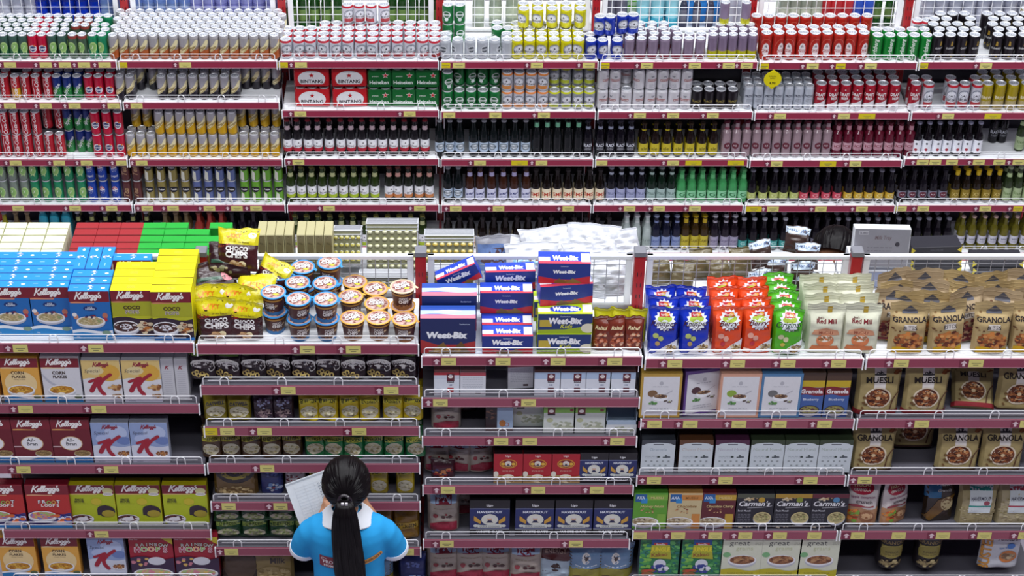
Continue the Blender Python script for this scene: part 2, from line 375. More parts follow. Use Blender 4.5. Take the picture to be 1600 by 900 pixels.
for bi, (what, pl, pr, rows) in enumerate(NEAR):
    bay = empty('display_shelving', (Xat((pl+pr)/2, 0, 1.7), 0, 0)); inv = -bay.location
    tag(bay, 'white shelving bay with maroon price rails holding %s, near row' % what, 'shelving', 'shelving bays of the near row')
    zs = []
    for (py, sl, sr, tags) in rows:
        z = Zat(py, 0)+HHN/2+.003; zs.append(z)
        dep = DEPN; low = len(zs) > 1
        bo = shelf(bay, NX[bi]+.004, NX[bi+1]-.004, 0.0, z, dep, HHN, [(Xat(p, 0, z), a, c, .066) for p, a, c in tags], bc='#62606a' if low else '#eef0f4', mc='#94485c' if low else '#8f3a50')  # lower boards darker than the white top one: interior shade put into the colour
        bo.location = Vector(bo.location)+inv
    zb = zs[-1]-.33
    bo = shelf(bay, NX[bi]+.004, NX[bi+1]-.004, 0, max(zb, .12), .36, HHN, [], bc='#62606a'); bo.location = Vector(bo.location)+inv  # lowest board carries the same shade in its colour
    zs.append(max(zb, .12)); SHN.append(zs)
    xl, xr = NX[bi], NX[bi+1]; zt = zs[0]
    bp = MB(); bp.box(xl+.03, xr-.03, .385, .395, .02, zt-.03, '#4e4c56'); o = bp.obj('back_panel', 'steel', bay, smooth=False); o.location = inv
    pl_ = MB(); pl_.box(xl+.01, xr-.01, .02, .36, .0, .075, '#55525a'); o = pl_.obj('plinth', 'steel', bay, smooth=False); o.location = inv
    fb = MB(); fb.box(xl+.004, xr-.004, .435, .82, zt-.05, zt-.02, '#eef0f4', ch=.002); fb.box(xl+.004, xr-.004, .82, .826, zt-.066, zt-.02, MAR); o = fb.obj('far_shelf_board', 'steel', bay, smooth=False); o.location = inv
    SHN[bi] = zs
TOPZ = SHN[1][0]; RAILZ = Zat(398, .40)
for bi, (what, pl, pr, rows) in enumerate(NEAR):
    bay = [o for o in COL.objects if o.name.startswith('display_shelving')][bi]
    x0, x1 = NX[bi], NX[bi+1]
    mesh_panel(bay, x0+.032, x1-.032, .402, SHN[bi][0]+.004, RAILZ, '#9a9aa4', '#dfe0e6')
    upright(bay, x1, .40, RAILZ+.0)
    if bi == 0: upright(bay, x0, .40, RAILZ)
    for c in bay.children:
        if c.name.startswith(('mesh_panel', 'upright')): c.location = Vector(c.location)-bay.location
# rear gondola
FAR = [
 ('soda cans', -65, 185, [(101, -65, 183, [(15, 1, CREAM), (71, 1, CREAM), (101, 1, CREAM), (131, 1, CREAM), (163, 1, CREAM)]), (165, -62, 187, [(15, 1, CREAM), (71, 1, CREAM), (116, 1, CREAM), (177, 1, CREAM)]), (254, -59, 200, [(24, 1, CREAM), (92, 1, CREAM), (135, 1, CREAM), (190, 1, CREAM)]), (325, -56, 208, [(28, 0, CREAM), (117, 1, CREAM), (174, 1, CREAM)])]),
 ('tonic cans', 185, 438, [(101, 183, 433, [(191, 0, YEL), (289, 1, CREAM)]), (165, 191, 437, [(213, 1, CREAM)]), (254, 203, 443, [(221, 1, CREAM)]), (325, 212, 450, [(230, 1, CREAM), (270, 1, CREAM), (327, 1, CREAM), (370, 1, CREAM), (400, 1, CREAM)])]),
 ('lager cans and packs', 438, 689, [(101, 436, 683, [(442, 0, YEL), (470, 1, CREAM)]), (177.5, 441, 685, [(469, 1, CREAM), (640, 1, CREAM)]), (253, 446, 686, [(466, 1, CREAM)]), (325, 452, 687, [(514, 1, CREAM), (656, 1, CREAM)])]),
 ('green and yellow beer cans', 689, 935, [(101.5, 687, 931, [(696, 0, YEL), (717, 1, CREAM), (839, 1, CREAM), (920, 1, CREAM)]), (179.5, 688, 931, [(702, 0, CREAM), (774, 0, CREAM), (850, 1, CREAM)]), (254, 690, 928, [(750, 1, CREAM), (812, 0, YEL), (846, 1, CREAM)]), (325.5, 693, 921, [(712, 1, CREAM), (779, 1, CREAM), (888, 1, CREAM)])]),
 ('blue and purple cans', 935, 1183, [(102, 937, 1182, [(945, 0, YEL), (1011, 1, CREAM), (1086, 1, CREAM), (1139, 1, CREAM), (1167, 1, CREAM)]), (180, 934, 1177, [(1000, 1, CREAM), (1052, 1, CREAM), (1114, 1, CREAM)]), (254, 931, 1168, [(940, 0, CREAM), (1052, 1, CREAM), (1084, 0, YEL), (1150, 0, YEL)]), (325.5, 929, 1162, [(984, 1, CREAM), (1030, 1, CREAM), (1086, 1, CREAM)])]),
 ('red and green tall cans', 1183, 1437, [(103, 1186, 1435, [(1194, 0, YEL), (1270, 1, CREAM), (1314, 1, YEL), (1361, 1, CREAM)]), (181, 1180, 1419, [(1219, 1, CREAM), (1319, 1, CREAM), (1355, 0, YEL)]), (255.5, 1171, 1407, [(1214, 1, CREAM), (1294, 0, YEL), (1337, 1, CREAM)]), (326, 1164, 1397, [(1178, 0, YEL), (1208, 1, CREAM), (1283, 1, CREAM), (1347, 1, CREAM)])]),
 ('black stout cans', 1437, 1690, [(102.5, 1438, 1688, [(1443, 0, YEL), (1541, 1, CREAM)]), (181, 1422, 1675, [(1482, 1, CREAM), (1552, 0, YEL)]), (253, 1412, 1660, [(1442, 1, CREAM), (1462, 0, CREAM), (1488, 0, CREAM), (1530, 1, CREAM), (1562, 0, CREAM), (1592, 1, CREAM)]), (325.5, 1402, 1650, [(1408, 0, CREAM), (1443, 1, CREAM), (1540, 1, CREAM), (1591, 1, YEL)])]),
]
HHB, DEPB = .038, .36
SHB = []
for bi, (what, pl, pr, rows) in enumerate(FAR):
    xl, xr = FX[bi], FX[bi+1]
    bay = empty('display_shelving', ((xl+xr)/2, YB, 0)); inv = -Vector(bay.location)
    tag(bay, 'shelving bay of the rear row with %s on its top board' % what, 'shelving', 'shelving bays of the rear row')
    zs = []
    for (py, sl, sr, tags) in rows:
        z = Zat(py, YB)+HHB/2+.003; zs.append(z)
        def wd(c, a): return .095 if (c == YEL and not a and py > 110) else (.054 if c == YEL else .068)
        bo = shelf(bay, xl+.004, xr-.004, YB, z, DEPB, HHB, [(Xat(p, YB, z), a, c, wd(c, a)) for p, a, c in tags])
        bo.location = Vector(bo.location)+inv
    zb = zs[-1]-.335; zs.append(zb)
    bo = shelf(bay, xl+.004, xr-.004, YB, zb, .36, HHB, []); bo.location = Vector(bo.location)+inv
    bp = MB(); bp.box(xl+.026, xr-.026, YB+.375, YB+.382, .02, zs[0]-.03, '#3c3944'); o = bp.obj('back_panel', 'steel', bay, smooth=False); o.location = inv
    pl_ = MB(); pl_.box(xl+.01, xr-.01, YB+.03, YB+.36, .0, .08, '#55525a'); o = pl_.obj('plinth', 'steel', bay, smooth=False); o.location = inv
    fb = MB(); fb.box(xl+.004, xr-.004, YB+.42, YB+.82, zs[0]-.05, zs[0]-.02, '#eef0f4', ch=.002); o = fb.obj('far_shelf_board', 'steel', bay, smooth=False); o.location = inv
    mesh_panel(bay, xl+.035, xr-.035, YB+.385, zs[0]+.004, zs[0]+.34, WH, WH, gap=.052)
    upright(bay, xr, YB+.385, zs[0]+.34, .045)
    if bi == 0: upright(bay, xl, YB+.385, zs[0]+.34, .045)
    for c in bay.children:
        if c.name.startswith(('mesh_panel', 'upright')): c.location = Vector(c.location)+inv
    SHB.append(zs)
class FineArt(Art):
    fine = .022
    def lay(s, vs, fs, col, k=None):
        if k is None: k = s.k; s.k += 1
        if isinstance(k, list): k = k[0]
        P = [((x-.5)*s.W, y*s.H) for x, y in vs]; tris = []
        st = []
        for f in fs:
            for i in range(1, len(f)-1): st.append((P[f[0]], P[f[i]], P[f[i+1]]))
        while st:
            t = st.pop(); e = [((t[i][0]-t[(i+1) % 3][0])**2+(t[i][1]-t[(i+1) % 3][1])**2) for i in range(3)]; m = max(range(3), key=lambda i: e[i])
            if e[m] > s.fine**2 and len(st)+len(tris) < 4000:
                a, b, c = t[m], t[(m+1) % 3], t[(m+2) % 3]; q = ((a[0]+b[0])/2, (a[1]+b[1])/2); st += [(a, q, c), (q, b, c)]
            else: tris.append(t)
        V = []; F = []; idx = {}
        for t in tris:
            f = []
            for p_ in t:
                kx = (round(p_[0], 6), round(p_[1], 6))
                if kx not in idx: idx[kx] = len(V); V.append(s.warp(p_[0], p_[1], s.base+k*s.eps))
                f.append(idx[kx])
            if len(set(f)) == 3: F.append(tuple(f))
        s.mb.add(V, F, col)
# ---------------- product kinds ----------------
def cyl_warp(rf, x0=0, y0=0, a0=0.0, half=1.45):
    """wrap a panel round a vertical body of radius rf(z), facing -Y"""
    def f(u, v, e):
        r = rf(v)+e+.0002; a = -pi/2+a0+u/rf(v); return (x0+r*cos(a), y0+r*sin(a), v)
    return f
def can_kind(name, r, h, bands, art=None, turn=0.0, rim='#e9ecf2', n=20):
    mb = MB(); nb = .10*h
    def rf(v):
        return r
    zb = [(0.0, bands[0][1])]
    mb.lathe([(r*.78, 0, bands[0][1]), (r*.92, .004, bands[0][1]), (r, .012, bands[0][1])], n)
    prev = .012
    for i, (top, c) in enumerate(bands):
        z1 = min(top*h, h-.016); mb.lathe([(r, prev, c), (r, z1, c)], n); prev = z1
    c = bands[-1][1]; mb.lathe([(r, prev, c), (r*.93, h-.008, c), (r*.86, h-.004, c)], n)
    if art:
        A = FineArt(mb, pi*r*.96, h, cyl_warp(lambda v: r, a0=turn), .00008); A.base = .0002; A.fine = .009; art(A)
    body = mb.mesh(name, 'can')
    ld = MB(); q = r*.86
    ld.lathe([(q+.0012, h-.0055, rim), (q+.0018, h-.001, '#f4f6fa'), (q-.0008, h, '#f4f6fa'), (q-.003, h-.0035, '#c9cdd6'), (0.0004, h-.003, '#dfe3ea')], n)
    for a, b in ((0, .010), (-.008, .006)):
        ld.lathe([(b*.9, h-.0022, '#f2f4f8'), (b*.5, h-.0014, '#aeb3bf'), (.0003, h-.0016, '#8d93a1')], 10, cx=.002, cy=a)
    lid = ld.mesh('lid', 'lid')
    return (name, [(name, body, None), ('lid', lid, 0)])
def c_tonic(base):
    def f(A):
        A.stroke([(.14, .30), (.3, .37), (.5, .46), (.68, .57), (.86, .74)], .3, '#efe4b4'); A.text('Schweppes', .5, .435, .1, '#8f7430', shear=.3, rot=28, wmax=.62, bold=.04); A.stroke([(.2, .27), (.5, .38), (.8, .58)], .035, '#a58a3f')
    return f
def c_star(base, patch, arch='#8b8f9d', ink='#2a2730'):
    def f(A):
        A.ell(.5, .50, .34, .29, arch, n=24); A.ell(.5, .49, .30, .25, '#e8e9f0', n=24); A.rect(.18, .14, .82, .33, patch, n=10)
        A.star(.5, .56, .09, ink); A.text('BINTANG', .5, .36, .1, ink, wmax=.6, bold=.03)
    return f
def c_oval(ink='#1d3f2a', pale='#dfe5e4', word='Heineken'):
    def f(A):
        A.ell(.5, .52, .24, .19, pale); A.ell(.5, .52, .2, .15, ink); A.rect(.24, .46, .76, .56, pale, n=8); A.text(word, .5, .485, .05, ink, wmax=.48, bold=.02)
        A.ell(.5, .27, .11, .09, pale)
    return f
def c_vert(word, col, sz=.26, y=.48, bold=.03):
    def f(A): A.text(word, .5+sz*.35*A.H/A.W, y, sz, col, rot=90, bold=bold, shear=.35); 
    return f
def c_cola(A):
    A.text('Coca-Cola', .64, .5, .15, '#f3e9ea', rot=90, bold=.03, shear=.3)
    A.stroke([(.28, .1), (.32, .35), (.25, .6), (.3, .9)], .05, '#e9c9cc')
def c_fanta(A):
    A.ell(.5, .44, .27, .15, '#eef0f4'); A.ell(.5, .44, .23, .115, '#24336e'); A.text('Fanta', .5, .40, .09, '#f4f4f8', wmax=.44, bold=.03, shear=.1); A.ell(.62, .56, .06, .035, '#e87f2a')
def c_sprite(A):
    A.text('Sprite', .62, .45, .15, '#e9eef0', rot=60, bold=.02, shear=.2); A.bits(.5, .35, .3, .12, ['#8cc63f', '#cfe8b5'], 10, .03)
def c_anker(A):
    A.ring(.5, .42, .36, .40, .03, '#d9705c', 20, 160); A.ell(.5, .40, .19, .26, '#f0e6e8', n=24)
    A.text('&', .5, .5, .09, '#474250'); A.rect(.27, .32, .73, .42, '#b3403c', n=6); A.text('ANKER', .5, .335, .07, '#f4f0f2', wmax=.44, bold=.03)
    A.lines(.4, .6, .24, 2, .04, '#b3403c', .012)
def c_stout(A):
    A.poly([(.44, .6), (.58, .6), (.56, .76), (.47, .8)], '#a98a35'); A.text('GUINNESS', .5, .46, .075, '#dcdcdc', wmax=.6, bold=.02)
    A.bits(.5, .22, .2, .08, ['#8f7a1d', '#b59a22'], 12, .04)
def c_white(A):
    A.rect(.2, .46, .8, .56, '#9b2f33', n=6); A.rect(.22, .485, .78, .535, '#e2d6d6', n=6); A.text('ERDINGER', .5, .495, .03, '#7d2a2e', wmax=.5)
    A.text('W', .5, .64, .1, '#5d6273'); A.lines(.3, .7, .3, 4, .05, '#8d92a0', .012)
def c_word(word, ink, y=.5, sz=.1, extra=None):
    def f(A):
        A.text(word, .5, y, sz, ink, wmax=.62, bold=.03); A.lines(.3, .7, y-.1, 3, .05, ink, .01)
        if extra: A.ell(.5, .2, .05, .035, extra)
    return f
def c_draft(A):
    A.poly([(.1, .0), (.9, .0), (.9, .42), (.1, .22)], '#e3e1e6'); A.text('DRAFT', .5, .56, .11, '#f3eff0', wmax=.62, bold=.04); A.text('BEER', .52, .43, .08, '#f3eff0', bold=.04, wmax=.4)
    A.star(.5, .8, .06, '#f1e9ea')
def c_pepsi(A):
    A.ell(.5, .6, .2, .17, '#eceef4'); A.poly([(.31, .62), (.37, .72), (.5, .77), (.63, .72), (.68, .66), (.55, .64), (.45, .6)], '#c5202e'); A.poly([(.32, .55), (.45, .54), (.56, .58), (.69, .6), (.64, .48), (.5, .43), (.37, .48)], '#1b3fa0')
    A.text('pepsi', .5, .2, .1, '#e6eaf4', bold=.02, wmax=.5)
def c_badge(word, badge='#15151c'):
    def f(A):
        A.poly([(.2, .1), (.5, .02), (.5, .4), (.3, .5)], '#e8ead9'); A.ell(.5, .62, .33, .13, badge); A.text(word, .5, .59, .07, '#f0f0f0', wmax=.5, bold=.03, shear=.2)
    return f
def c_lime(A):
    A.ell(.5, .5, .26, .22, '#b7d68b'); A.ell(.5, .5, .22, .18, '#8dbd6a'); A.text('7', .46, .44, .14, '#e7f2dc', bold=.03); A.bits(.5, .2, .3, .1, ['#cbe3a6', '#5fa15f'], 8, .05)
K = {}
SL, FT = (.0275, .146), (.0325, .116)
TALL = (.0325, .166)
def ck(key, nm, size, bands, art=None, rim='#e9ecf2', turn=0): K[key] = can_kind(nm, size[0], size[1], bands, art, turn, rim)
ck('tonic_o', 'tonic_can', SL, [(.40, '#b05a28'), (.52, '#8d7a72'), (1, '#aaa6aa')], c_tonic(0))
ck('tonic_k', 'tonic_can', SL, [(.36, '#26222c'), (.5, '#55505a'), (1, '#a9a6ae')], c_tonic(0))
ck('tonic_y', 'tonic_can', SL, [(.5, '#d2a414'), (.6, '#b9a36a'), (1, '#aaa7ae')], c_tonic(0))
ck('cola', 'soda_can', SL, [(1, '#b3182a')], c_cola); ck('cola_y', 'soda_can', SL, [(.5, '#d6a51c'), (1, '#c4222c')], c_cola)
ck('sprite', 'soda_can', SL, [(.55, '#1d7a3c'), (1, '#17307c')], c_sprite); ck('fanta', 'soda_can', SL, [(1, '#c4163c')], c_fanta)
ck('greenlid', 'soda_can', SL, [(.4, '#2d6a48'), (1, '#3d5d52')], c_lime); ck('redrim', 'soda_can', SL, [(.85, '#48604c'), (1, '#93413c')], c_lime); ck('limecan', 'soda_can', SL, [(1, '#1f8a5e')], c_lime)
ck('paleup', 'soda_can', SL, [(1, '#7f8c80')], c_lime); ck('pepsi', 'soda_can', SL, [(1, '#1440a4')], c_pepsi); ck('brown', 'soda_can', SL, [(1, '#5a2d2c')], c_vert('Tea', '#b5906a', .2))
ck('pok_g', 'soda_can', SL, [(1, '#8e8146')], c_badge('Pokka')); ck('pok_b', 'soda_can', SL, [(1, '#5c6a9c')], c_badge('Pokka')); ck('pok_l', 'soda_can', SL, [(1, '#6aa832')], c_badge('Pokka'))
ck('bin_w', 'beer_can', FT, [(.86, '#d8d9e2'), (1, '#c22638')], c_star(0, '#a8363c')); ck('bin_y', 'beer_can', FT, [(1, '#d3cc0c')], c_star(0, '#d3cc0c'))
ck('bin_o', 'beer_can', FT, [(.86, '#c9c9d2'), (1, '#dd8a4c')], c_star(0, '#d58c4a')); ck('bin_lg', 'beer_can', FT, [(.86, '#9b9ea4'), (1, '#c8cc2c')], c_star(0, '#b8c234')); ck('bin_b', 'beer_can', FT, [(1, '#1b36a8')], c_star(0, '#1b36a8'))
ck('bin_t', 'beer_can', TALL, [(.88, '#c4c5ce'), (1, '#b52a36')], c_star(0, '#a8363c'))
ck('hei_s', 'beer_can', FT, [(1, '#b9bec6')], c_oval('#4a5058', '#d5d9df')); ck('hei_g', 'beer_can', FT, [(1, '#187038')], c_oval('#175c30'))
ck('anker', 'beer_can', TALL, [(1, '#b52a20')], c_anker); ck('carls', 'beer_can', (.0325, .15), [(1, '#128232')], c_vert('Carlsberg', '#e6f2e6', .155, .47))
ck('stout', 'beer_can', (.0325, .15), [(1, '#1d181e')], c_stout); ck('white', 'beer_can', (.0325, .125), [(1, '#d4d2d8')], c_white)
ck('blackc', 'beer_can', (.0325, .12), [(1, '#1c171d')], c_word('BLACK', '#9a8a3a', .4)); ck('prost', 'beer_can', (.028, .146), [(1, '#bcc2cd')], c_word('PROST', '#454b5c', .55, .09, '#2c3044'))
ck('draft', 'beer_can', TALL, [(1, '#a3152a')], c_draft); ck('gold', 'beer_can', TALL, [(.35, '#b0a070'), (1, '#a59218')], c_word('BREW', '#e8e0c4', .45))
ck('wine_r', 'soda_can', (.029, .125), [(.25, '#8a3040'), (1, '#8a7a90')], None); ck('wine_y', 'soda_can', (.027, .15), [(.35, '#b8b414'), (1, '#84728c')], None)
ck('beige', 'beer_can', (.0325, .15), [(1, '#8a7c4c')], None, rim='#c9bb86')
def bottle_kind(name, prof, glass, mat_='glass', cap='#b9bcc4', label=None, neck=None, lab_z=(.04, .10), lab_col='#dddddd', art=None, neck_z=(.17, .195), n=18):
    """prof: (r, z) list from base to lip"""
    H = prof[-1][1]; mb = MB(); mb.lathe([(.0005, .002, glass), (prof[0][0]*.9, .0, glass)]+[(r, z+.003, glass) for r, z in prof], n)
    parts = [(name, mb.mesh(name, mat_), None)]
    def rf(z):
        for (r0, z0), (r1, z1) in zip(prof, prof[1:]):
            if z0 <= z <= z1: return r0+(r1-r0)*(z-z0)/max(z1-z0, 1e-6)
        return prof[-1][0]
    if lab_z:
        L = MB(); a, b = lab_z; R = max(rf(a), rf(b))+.0006; R2 = rf(b)+.0006; R1 = rf(a)+.0006
        L.lathe([(R1, a, lab_col), (R2, b, lab_col)], n)
        if art:
            fa_ = FineArt(L, pi*R*.95, b-a, lambda u, v, e: ((R+e)*cos(-pi/2+u/R), (R+e)*sin(-pi/2+u/R), a+v), .00008); fa_.base = .0002; fa_.fine = .009; art(fa_)
        parts.append(('label', L.mesh('label', 'label'), 0))
    if neck:
        L = MB(); a, b = neck_z; L.lathe([(rf(a)+.0006, a, neck), (rf(b)+.0006, b, neck)], n); parts.append(('neck_label', L.mesh('neck_label', 'label'), 0))
    if cap:
        L = MB(); r = prof[-1][0]+.0016; L.lathe([(r+.0012, H-.006, cap), (r, H+.002, cap), (r*.8, H+.0035, cap), (.0004, H+.004, cap)], n); parts.append(('cap', L.mesh('cap', 'lid'), 0))
    return (name, parts)
LONG = [(.0255, 0), (.0268, .006), (.0268, .125), (.025, .142), (.017, .165), (.0135, .185), (.0125, .215), (.0135, .218), (.0135, .23)]
STUB = [(.0258, 0), (.0272, .006), (.0272, .105), (.025, .125), (.016, .15), (.0135, .175), (.0125, .2), (.0135, .203), (.0135, .212)]
SQR = [(.0255, 0), (.0268, .005), (.0268, .14), (.026, .155), (.014, .17), (.013, .19), (.0125, .21), (.0135, .213), (.0135, .225)]
WINE = [(.0265, 0), (.028, .008), (.028, .145), (.024, .168), (.0135, .19), (.0125, .235), (.0135, .237), (.0135, .25)]
def lb_star(patch):
    def f(A): A.rect(.0, .0, 1, .3, patch, n=8); A.ell(.5, .62, .3, .34, '#f0f0f4'); A.star(.5, .72, .09, '#33202a'); A.text('BINTANG', .5, .36, .16, '#2c2a34', wmax=.55, bold=.02)
    return f
def lb_oval(A): A.ell(.5, .55, .32, .36, '#76838f'); A.ell(.5, .55, .24, .24, '#dfe6ee'); A.rect(.15, .47, .85, .63, '#51606e', n=6); A.text('Heineken', .5, .5, .1, '#e8eef4', wmax=.6)
def lb_word(word, ink, y=.45, h=.25, shear=0, rot=0, top=None):
    def f(A):
        if top: A.rect(0, .82, 1, 1, top, n=8)
        A.text(word, .5, y, h, ink, wmax=.7, bold=.03, shear=shear, rot=rot); A.lines(.25, .75, y-.18, 2, .12, ink, .03)
    return f
def lb_dots(A): A.ell(.5, .75, .08, .07, '#2b2b33'); A.ell(.5, .3, .11, .1, '#a31f34')
def lb_seal(A): A.ell(.5, .5, .26, .42, '#5f1d2e'); A.text('ICE', .5, .42, .18, '#e8dde2', wmax=.35, bold=.02)
def bk(key, nm, prof, *a, **k):
    if nm == 'beer_bottle' and prof is STUB: nm = 'stubby_bottle'
    K[key] = bottle_kind(nm, prof, *a, **k)
bk('b_bin_r', 'beer_bottle', LONG, '#1c1a1e', cap='#9d2c3a', neck='#b9a2ab', lab_col='#e4e4ea', lab_z=(.035, .11), art=lb_star('#b01f34'))
bk('b_bin_l', 'beer_bottle', LONG, '#2b3a18', cap='#7d7a3a', neck='#b9bd8c', lab_col='#e4e6ea', lab_z=(.035, .11), art=lb_star('#a9bf2a'))
bk('b_bin_o', 'beer_bottle', LONG, '#1f241c', cap='#8a4a44', neck='#c9958c', lab_col='#e4e4ea', lab_z=(.035, .11), art=lb_star('#c9814c'))
bk('b_hei', 'beer_bottle', LONG, '#12181a', cap='#b9bcc4', neck=None, lab_col='#b9cade', lab_z=(.035, .095), art=lb_oval)
bk('b_green_neck', 'beer_bottle', LONG, '#17191c', cap=None, neck='#6fae8e', neck_z=(.19, .222), lab_z=None)
bk('b_black', 'beer_bottle', LONG, '#121018', cap='#3d3a4a', neck='#8a8fa6', neck_z=(.178, .195), lab_col='#1c1a24', lab_z=(.035, .10), art=lb_word('BLACK', '#dfe2ee', .5, .3))
bk('b_yellow', 'beer_bottle', STUB, '#1d1412', cap='#3a2a1c', neck='#b5a51c', neck_z=(.168, .176), lab_col='#c4b42e', lab_z=(.015, .088), art=lb_word('ale', '#736a14', .4, .3))
bk('b_ice', 'beer_bottle', SQR, '#9b848c', cap='#6a1f34', neck='#8a4456', neck_z=(.175, .19), lab_col='#94808a', lab_z=(.05, .1), art=lb_seal)
bk('b_ice_r', 'beer_bottle', SQR, '#5f1228', cap='#5a1024', neck='#b5808e', neck_z=(.178, .205), lab_col='#c29aa6', lab_z=(.05, .1), art=lb_word('ICE', '#7d1a30', .4, .3))
bk('b_card', 'beer_bottle', STUB, '#141016', cap='#a9aac2', neck=None, lab_col='#eceef6', lab_z=(.02, .105), art=lb_dots)
bk('b_sanmig', 'beer_bottle', LONG, '#3b2016', cap='#3d2a3a', neck='#a9a3c9', neck_z=(.175, .2), lab_col='#d6d8ee', lab_z=(.02, .095), art=lb_word('San Miguel', '#2a3478', .5, .2, .2, 12))
bk('b_cream', 'beer_bottle', STUB, '#17110f', cap='#3a3436', neck=None, lab_col='#eee2c6', lab_z=(.02, .095), art=lb_word('SMS', '#b8402c', .35, .32))
bk('b_lav', 'beer_bottle', LONG, '#15151c', cap='#b2b4c0', neck='#a2a8ba', neck_z=(.185, .2), lab_col='#a9aed0', lab_z=(.02, .095), art=lb_word('STELLA', '#686e96', .5, .2))
bk('b_sage', 'beer_bottle', LONG, '#12241a', cap='#a9aeb0', neck='#a2b8b2', neck_z=(.185, .2), lab_col='#aac2be', lab_z=(.02, .095), art=lb_word('STELLA', '#5f7a72', .5, .2))
bk('b_green', 'beer_bottle', STUB, '#43985a', cap='#5da96c', neck='#63b878', neck_z=(.16, .185), lab_col='#8fd0a4', lab_z=(.03, .08), art=lb_word('G', '#2c7846', .3, .5))
bk('b_stub_g', 'beer_bottle', STUB, '#141118', cap='#8a8a98', neck=None, lab_col='#b6c070', lab_z=(.028, .072), art=lb_word('G', '#d0d498', .3, .5))
bk('b_stub_p', 'beer_bottle', STUB, '#141118', cap='#8a8a98', neck=None, lab_col='#c44458', lab_z=(.028, .072), art=lb_word('G', '#e8a0a8', .3, .5))
bk('b_stub_y', 'beer_bottle', STUB, '#141118', cap='#8a8a98', neck=None, lab_col='#c8a430', lab_z=(.028, .072), art=lb_word('G', '#e0d090', .3, .5))
bk('b_teal', 'beer_bottle', STUB, '#141118', cap='#b9bac6', neck=None, lab_col='#3f9c98', lab_z=(.02, .07), art=lb_word('G', '#b8e0dc', .4, .4))
bk('b_silver', 'beer_bottle', STUB, '#141118', cap='#22202a', neck=None, lab_col='#7c7c8c', lab_z=(.035, .08), art=lb_seal)
bk('b_goldcap', 'beer_bottle', STUB, '#1e160f', cap='#d3b014', neck='#c9a81a', neck_z=(.18, .205), lab_col='#8a7420', lab_z=(.02, .09), art=lb_word('XX', '#c9b46a', .4, .3))
bk('b_pale', 'beer_bottle', LONG, '#2c3820', cap='#b9c9a0', neck='#b0c490', lab_col='#a2b48a', lab_z=(.015, .1), art=lb_word('lite', '#6c8450', .5, .2))
bk('b_clear', 'beer_bottle', LONG, '#b6c2c0', cap='#e6e8ea', neck='#d0d6d6', neck_z=(.185, .2), lab_col='#a9b6b2', lab_z=(.03, .095), art=lb_word('LITE', '#7c8c88', .5, .2))
bk('b_blue', 'beer_bottle', LONG, '#1a1c30', cap='#a9b4d2', neck='#7a86b4', neck_z=(.185, .2), lab_col='#8e9ec8', lab_z=(.02, .095), art=lb_word('LIGHT', '#4a5c9c', .5, .2))
bk('b_yel2', 'beer_bottle', LONG, '#3a2a12', cap='#d2b41c', neck='#c4a620', neck_z=(.185, .215), lab_col='#c8b83a', lab_z=(.015, .1), art=lb_word('CAMO', '#8a7a1c', .5, .22))
bk('b_grey', 'beer_bottle', LONG, '#1c1620', cap='#d6d4de', neck='#a9a4b4', neck_z=(.185, .2), lab_col='#a49eb6', lab_z=(.02, .095), art=lb_word('LIGHT', '#6c6484', .5, .2))
bk('b_olive', 'beer_bottle', WINE, '#66601c', cap='#d2b4a8', neck=None, lab_col='#c8c8d4', lab_z=(.05, .11), art=lb_word('wine', '#6a6c80', .5, .25))
bk('w_white', 'wine_bottle', WINE, '#6b5a3c', cap='#9a8468', neck=None, lab_col='#dedee4', lab_z=(.03, .11), art=lb_word('wine', '#8c8c98', .5, .15))
bk('w_rose', 'wine_bottle', WINE, '#9a3a30', cap='#9a5a50', neck=None, lab_col='#dedee4', lab_z=(.03, .11), art=lb_word('rose', '#8c8c98', .5, .15))
bk('w_dark', 'wine_bottle', WINE, '#17131a', cap='#3a3440', neck=None, lab_col='#dedee4', lab_z=(.03, .11), art=lb_word('red', '#8c8c98', .5, .15))
bk('w_tag', 'wine_bottle', WINE, '#14131a', cap='#c9cbd2', neck='#8c8e58', neck_z=(.19, .22), lab_col='#9aa0a8', lab_z=(.05, .1))
bk('w_yel', 'wine_bottle', WINE, '#8a8416', cap='#8c8c96', neck=None, lab_col='#c8cad4', lab_z=(.08, .14))
bk('w_teal', 'soda_bottle', [(.027, 0), (.0285, .008), (.0285, .2), (.026, .22), (.018, .24), (.016, .26)], '#2f8ea6', cap='#6ab8c4', lab_col='#58a8b8', lab_z=(.08, .16), art=lb_word('aqua', '#c6e4ea', .5, .2))
PET = [(.034, 0), (.0365, .01), (.0365, .1), (.034, .12), (.0365, .14), (.0365, .21), (.03, .25), (.015, .275), (.014, .3)]
bk('p_blue', 'water_bottle', PET, '#1238c0', cap='#1c50d8', lab_col='#0c2c9c', lab_z=(.12, .19)); bk('p_clear', 'water_bottle', PET, '#8fa8d8', cap='#dfe4f0', lab_col='#7c9ce0', lab_z=(.13, .19))
bk('p_white', 'water_bottle', PET, '#c6c8d8', cap='#f2f2f6', lab_col='#b8bcd0', lab_z=(.13, .19)); bk('p_viol', 'water_bottle', PET, '#8f92d8', cap='#c8ccf0', lab_col='#a2a6e6', lab_z=(.13, .19))
bk('p_cyan', 'cleaner_bottle', PET, '#4ab4d0', cap='#3a78c0', lab_col='#9ad8e4', lab_z=(.07, .19)); bk('p_lime', 'cleaner_bottle', PET, '#6cc02c', cap='#d8dce0', lab_col='#c8dcc0', lab_z=(.05, .13))
bk('p_sky', 'cleaner_bottle', PET, '#3a8ad8', cap='#dfe6f4', lab_col='#b49428', lab_z=(.14, .2)); bk('p_grn', 'beer_bottle', WINE, '#1d4a1c', cap='#b9c98c', neck='#9ab070', neck_z=(.19, .22), lab_col='#6a8a44', lab_z=(.05, .12))
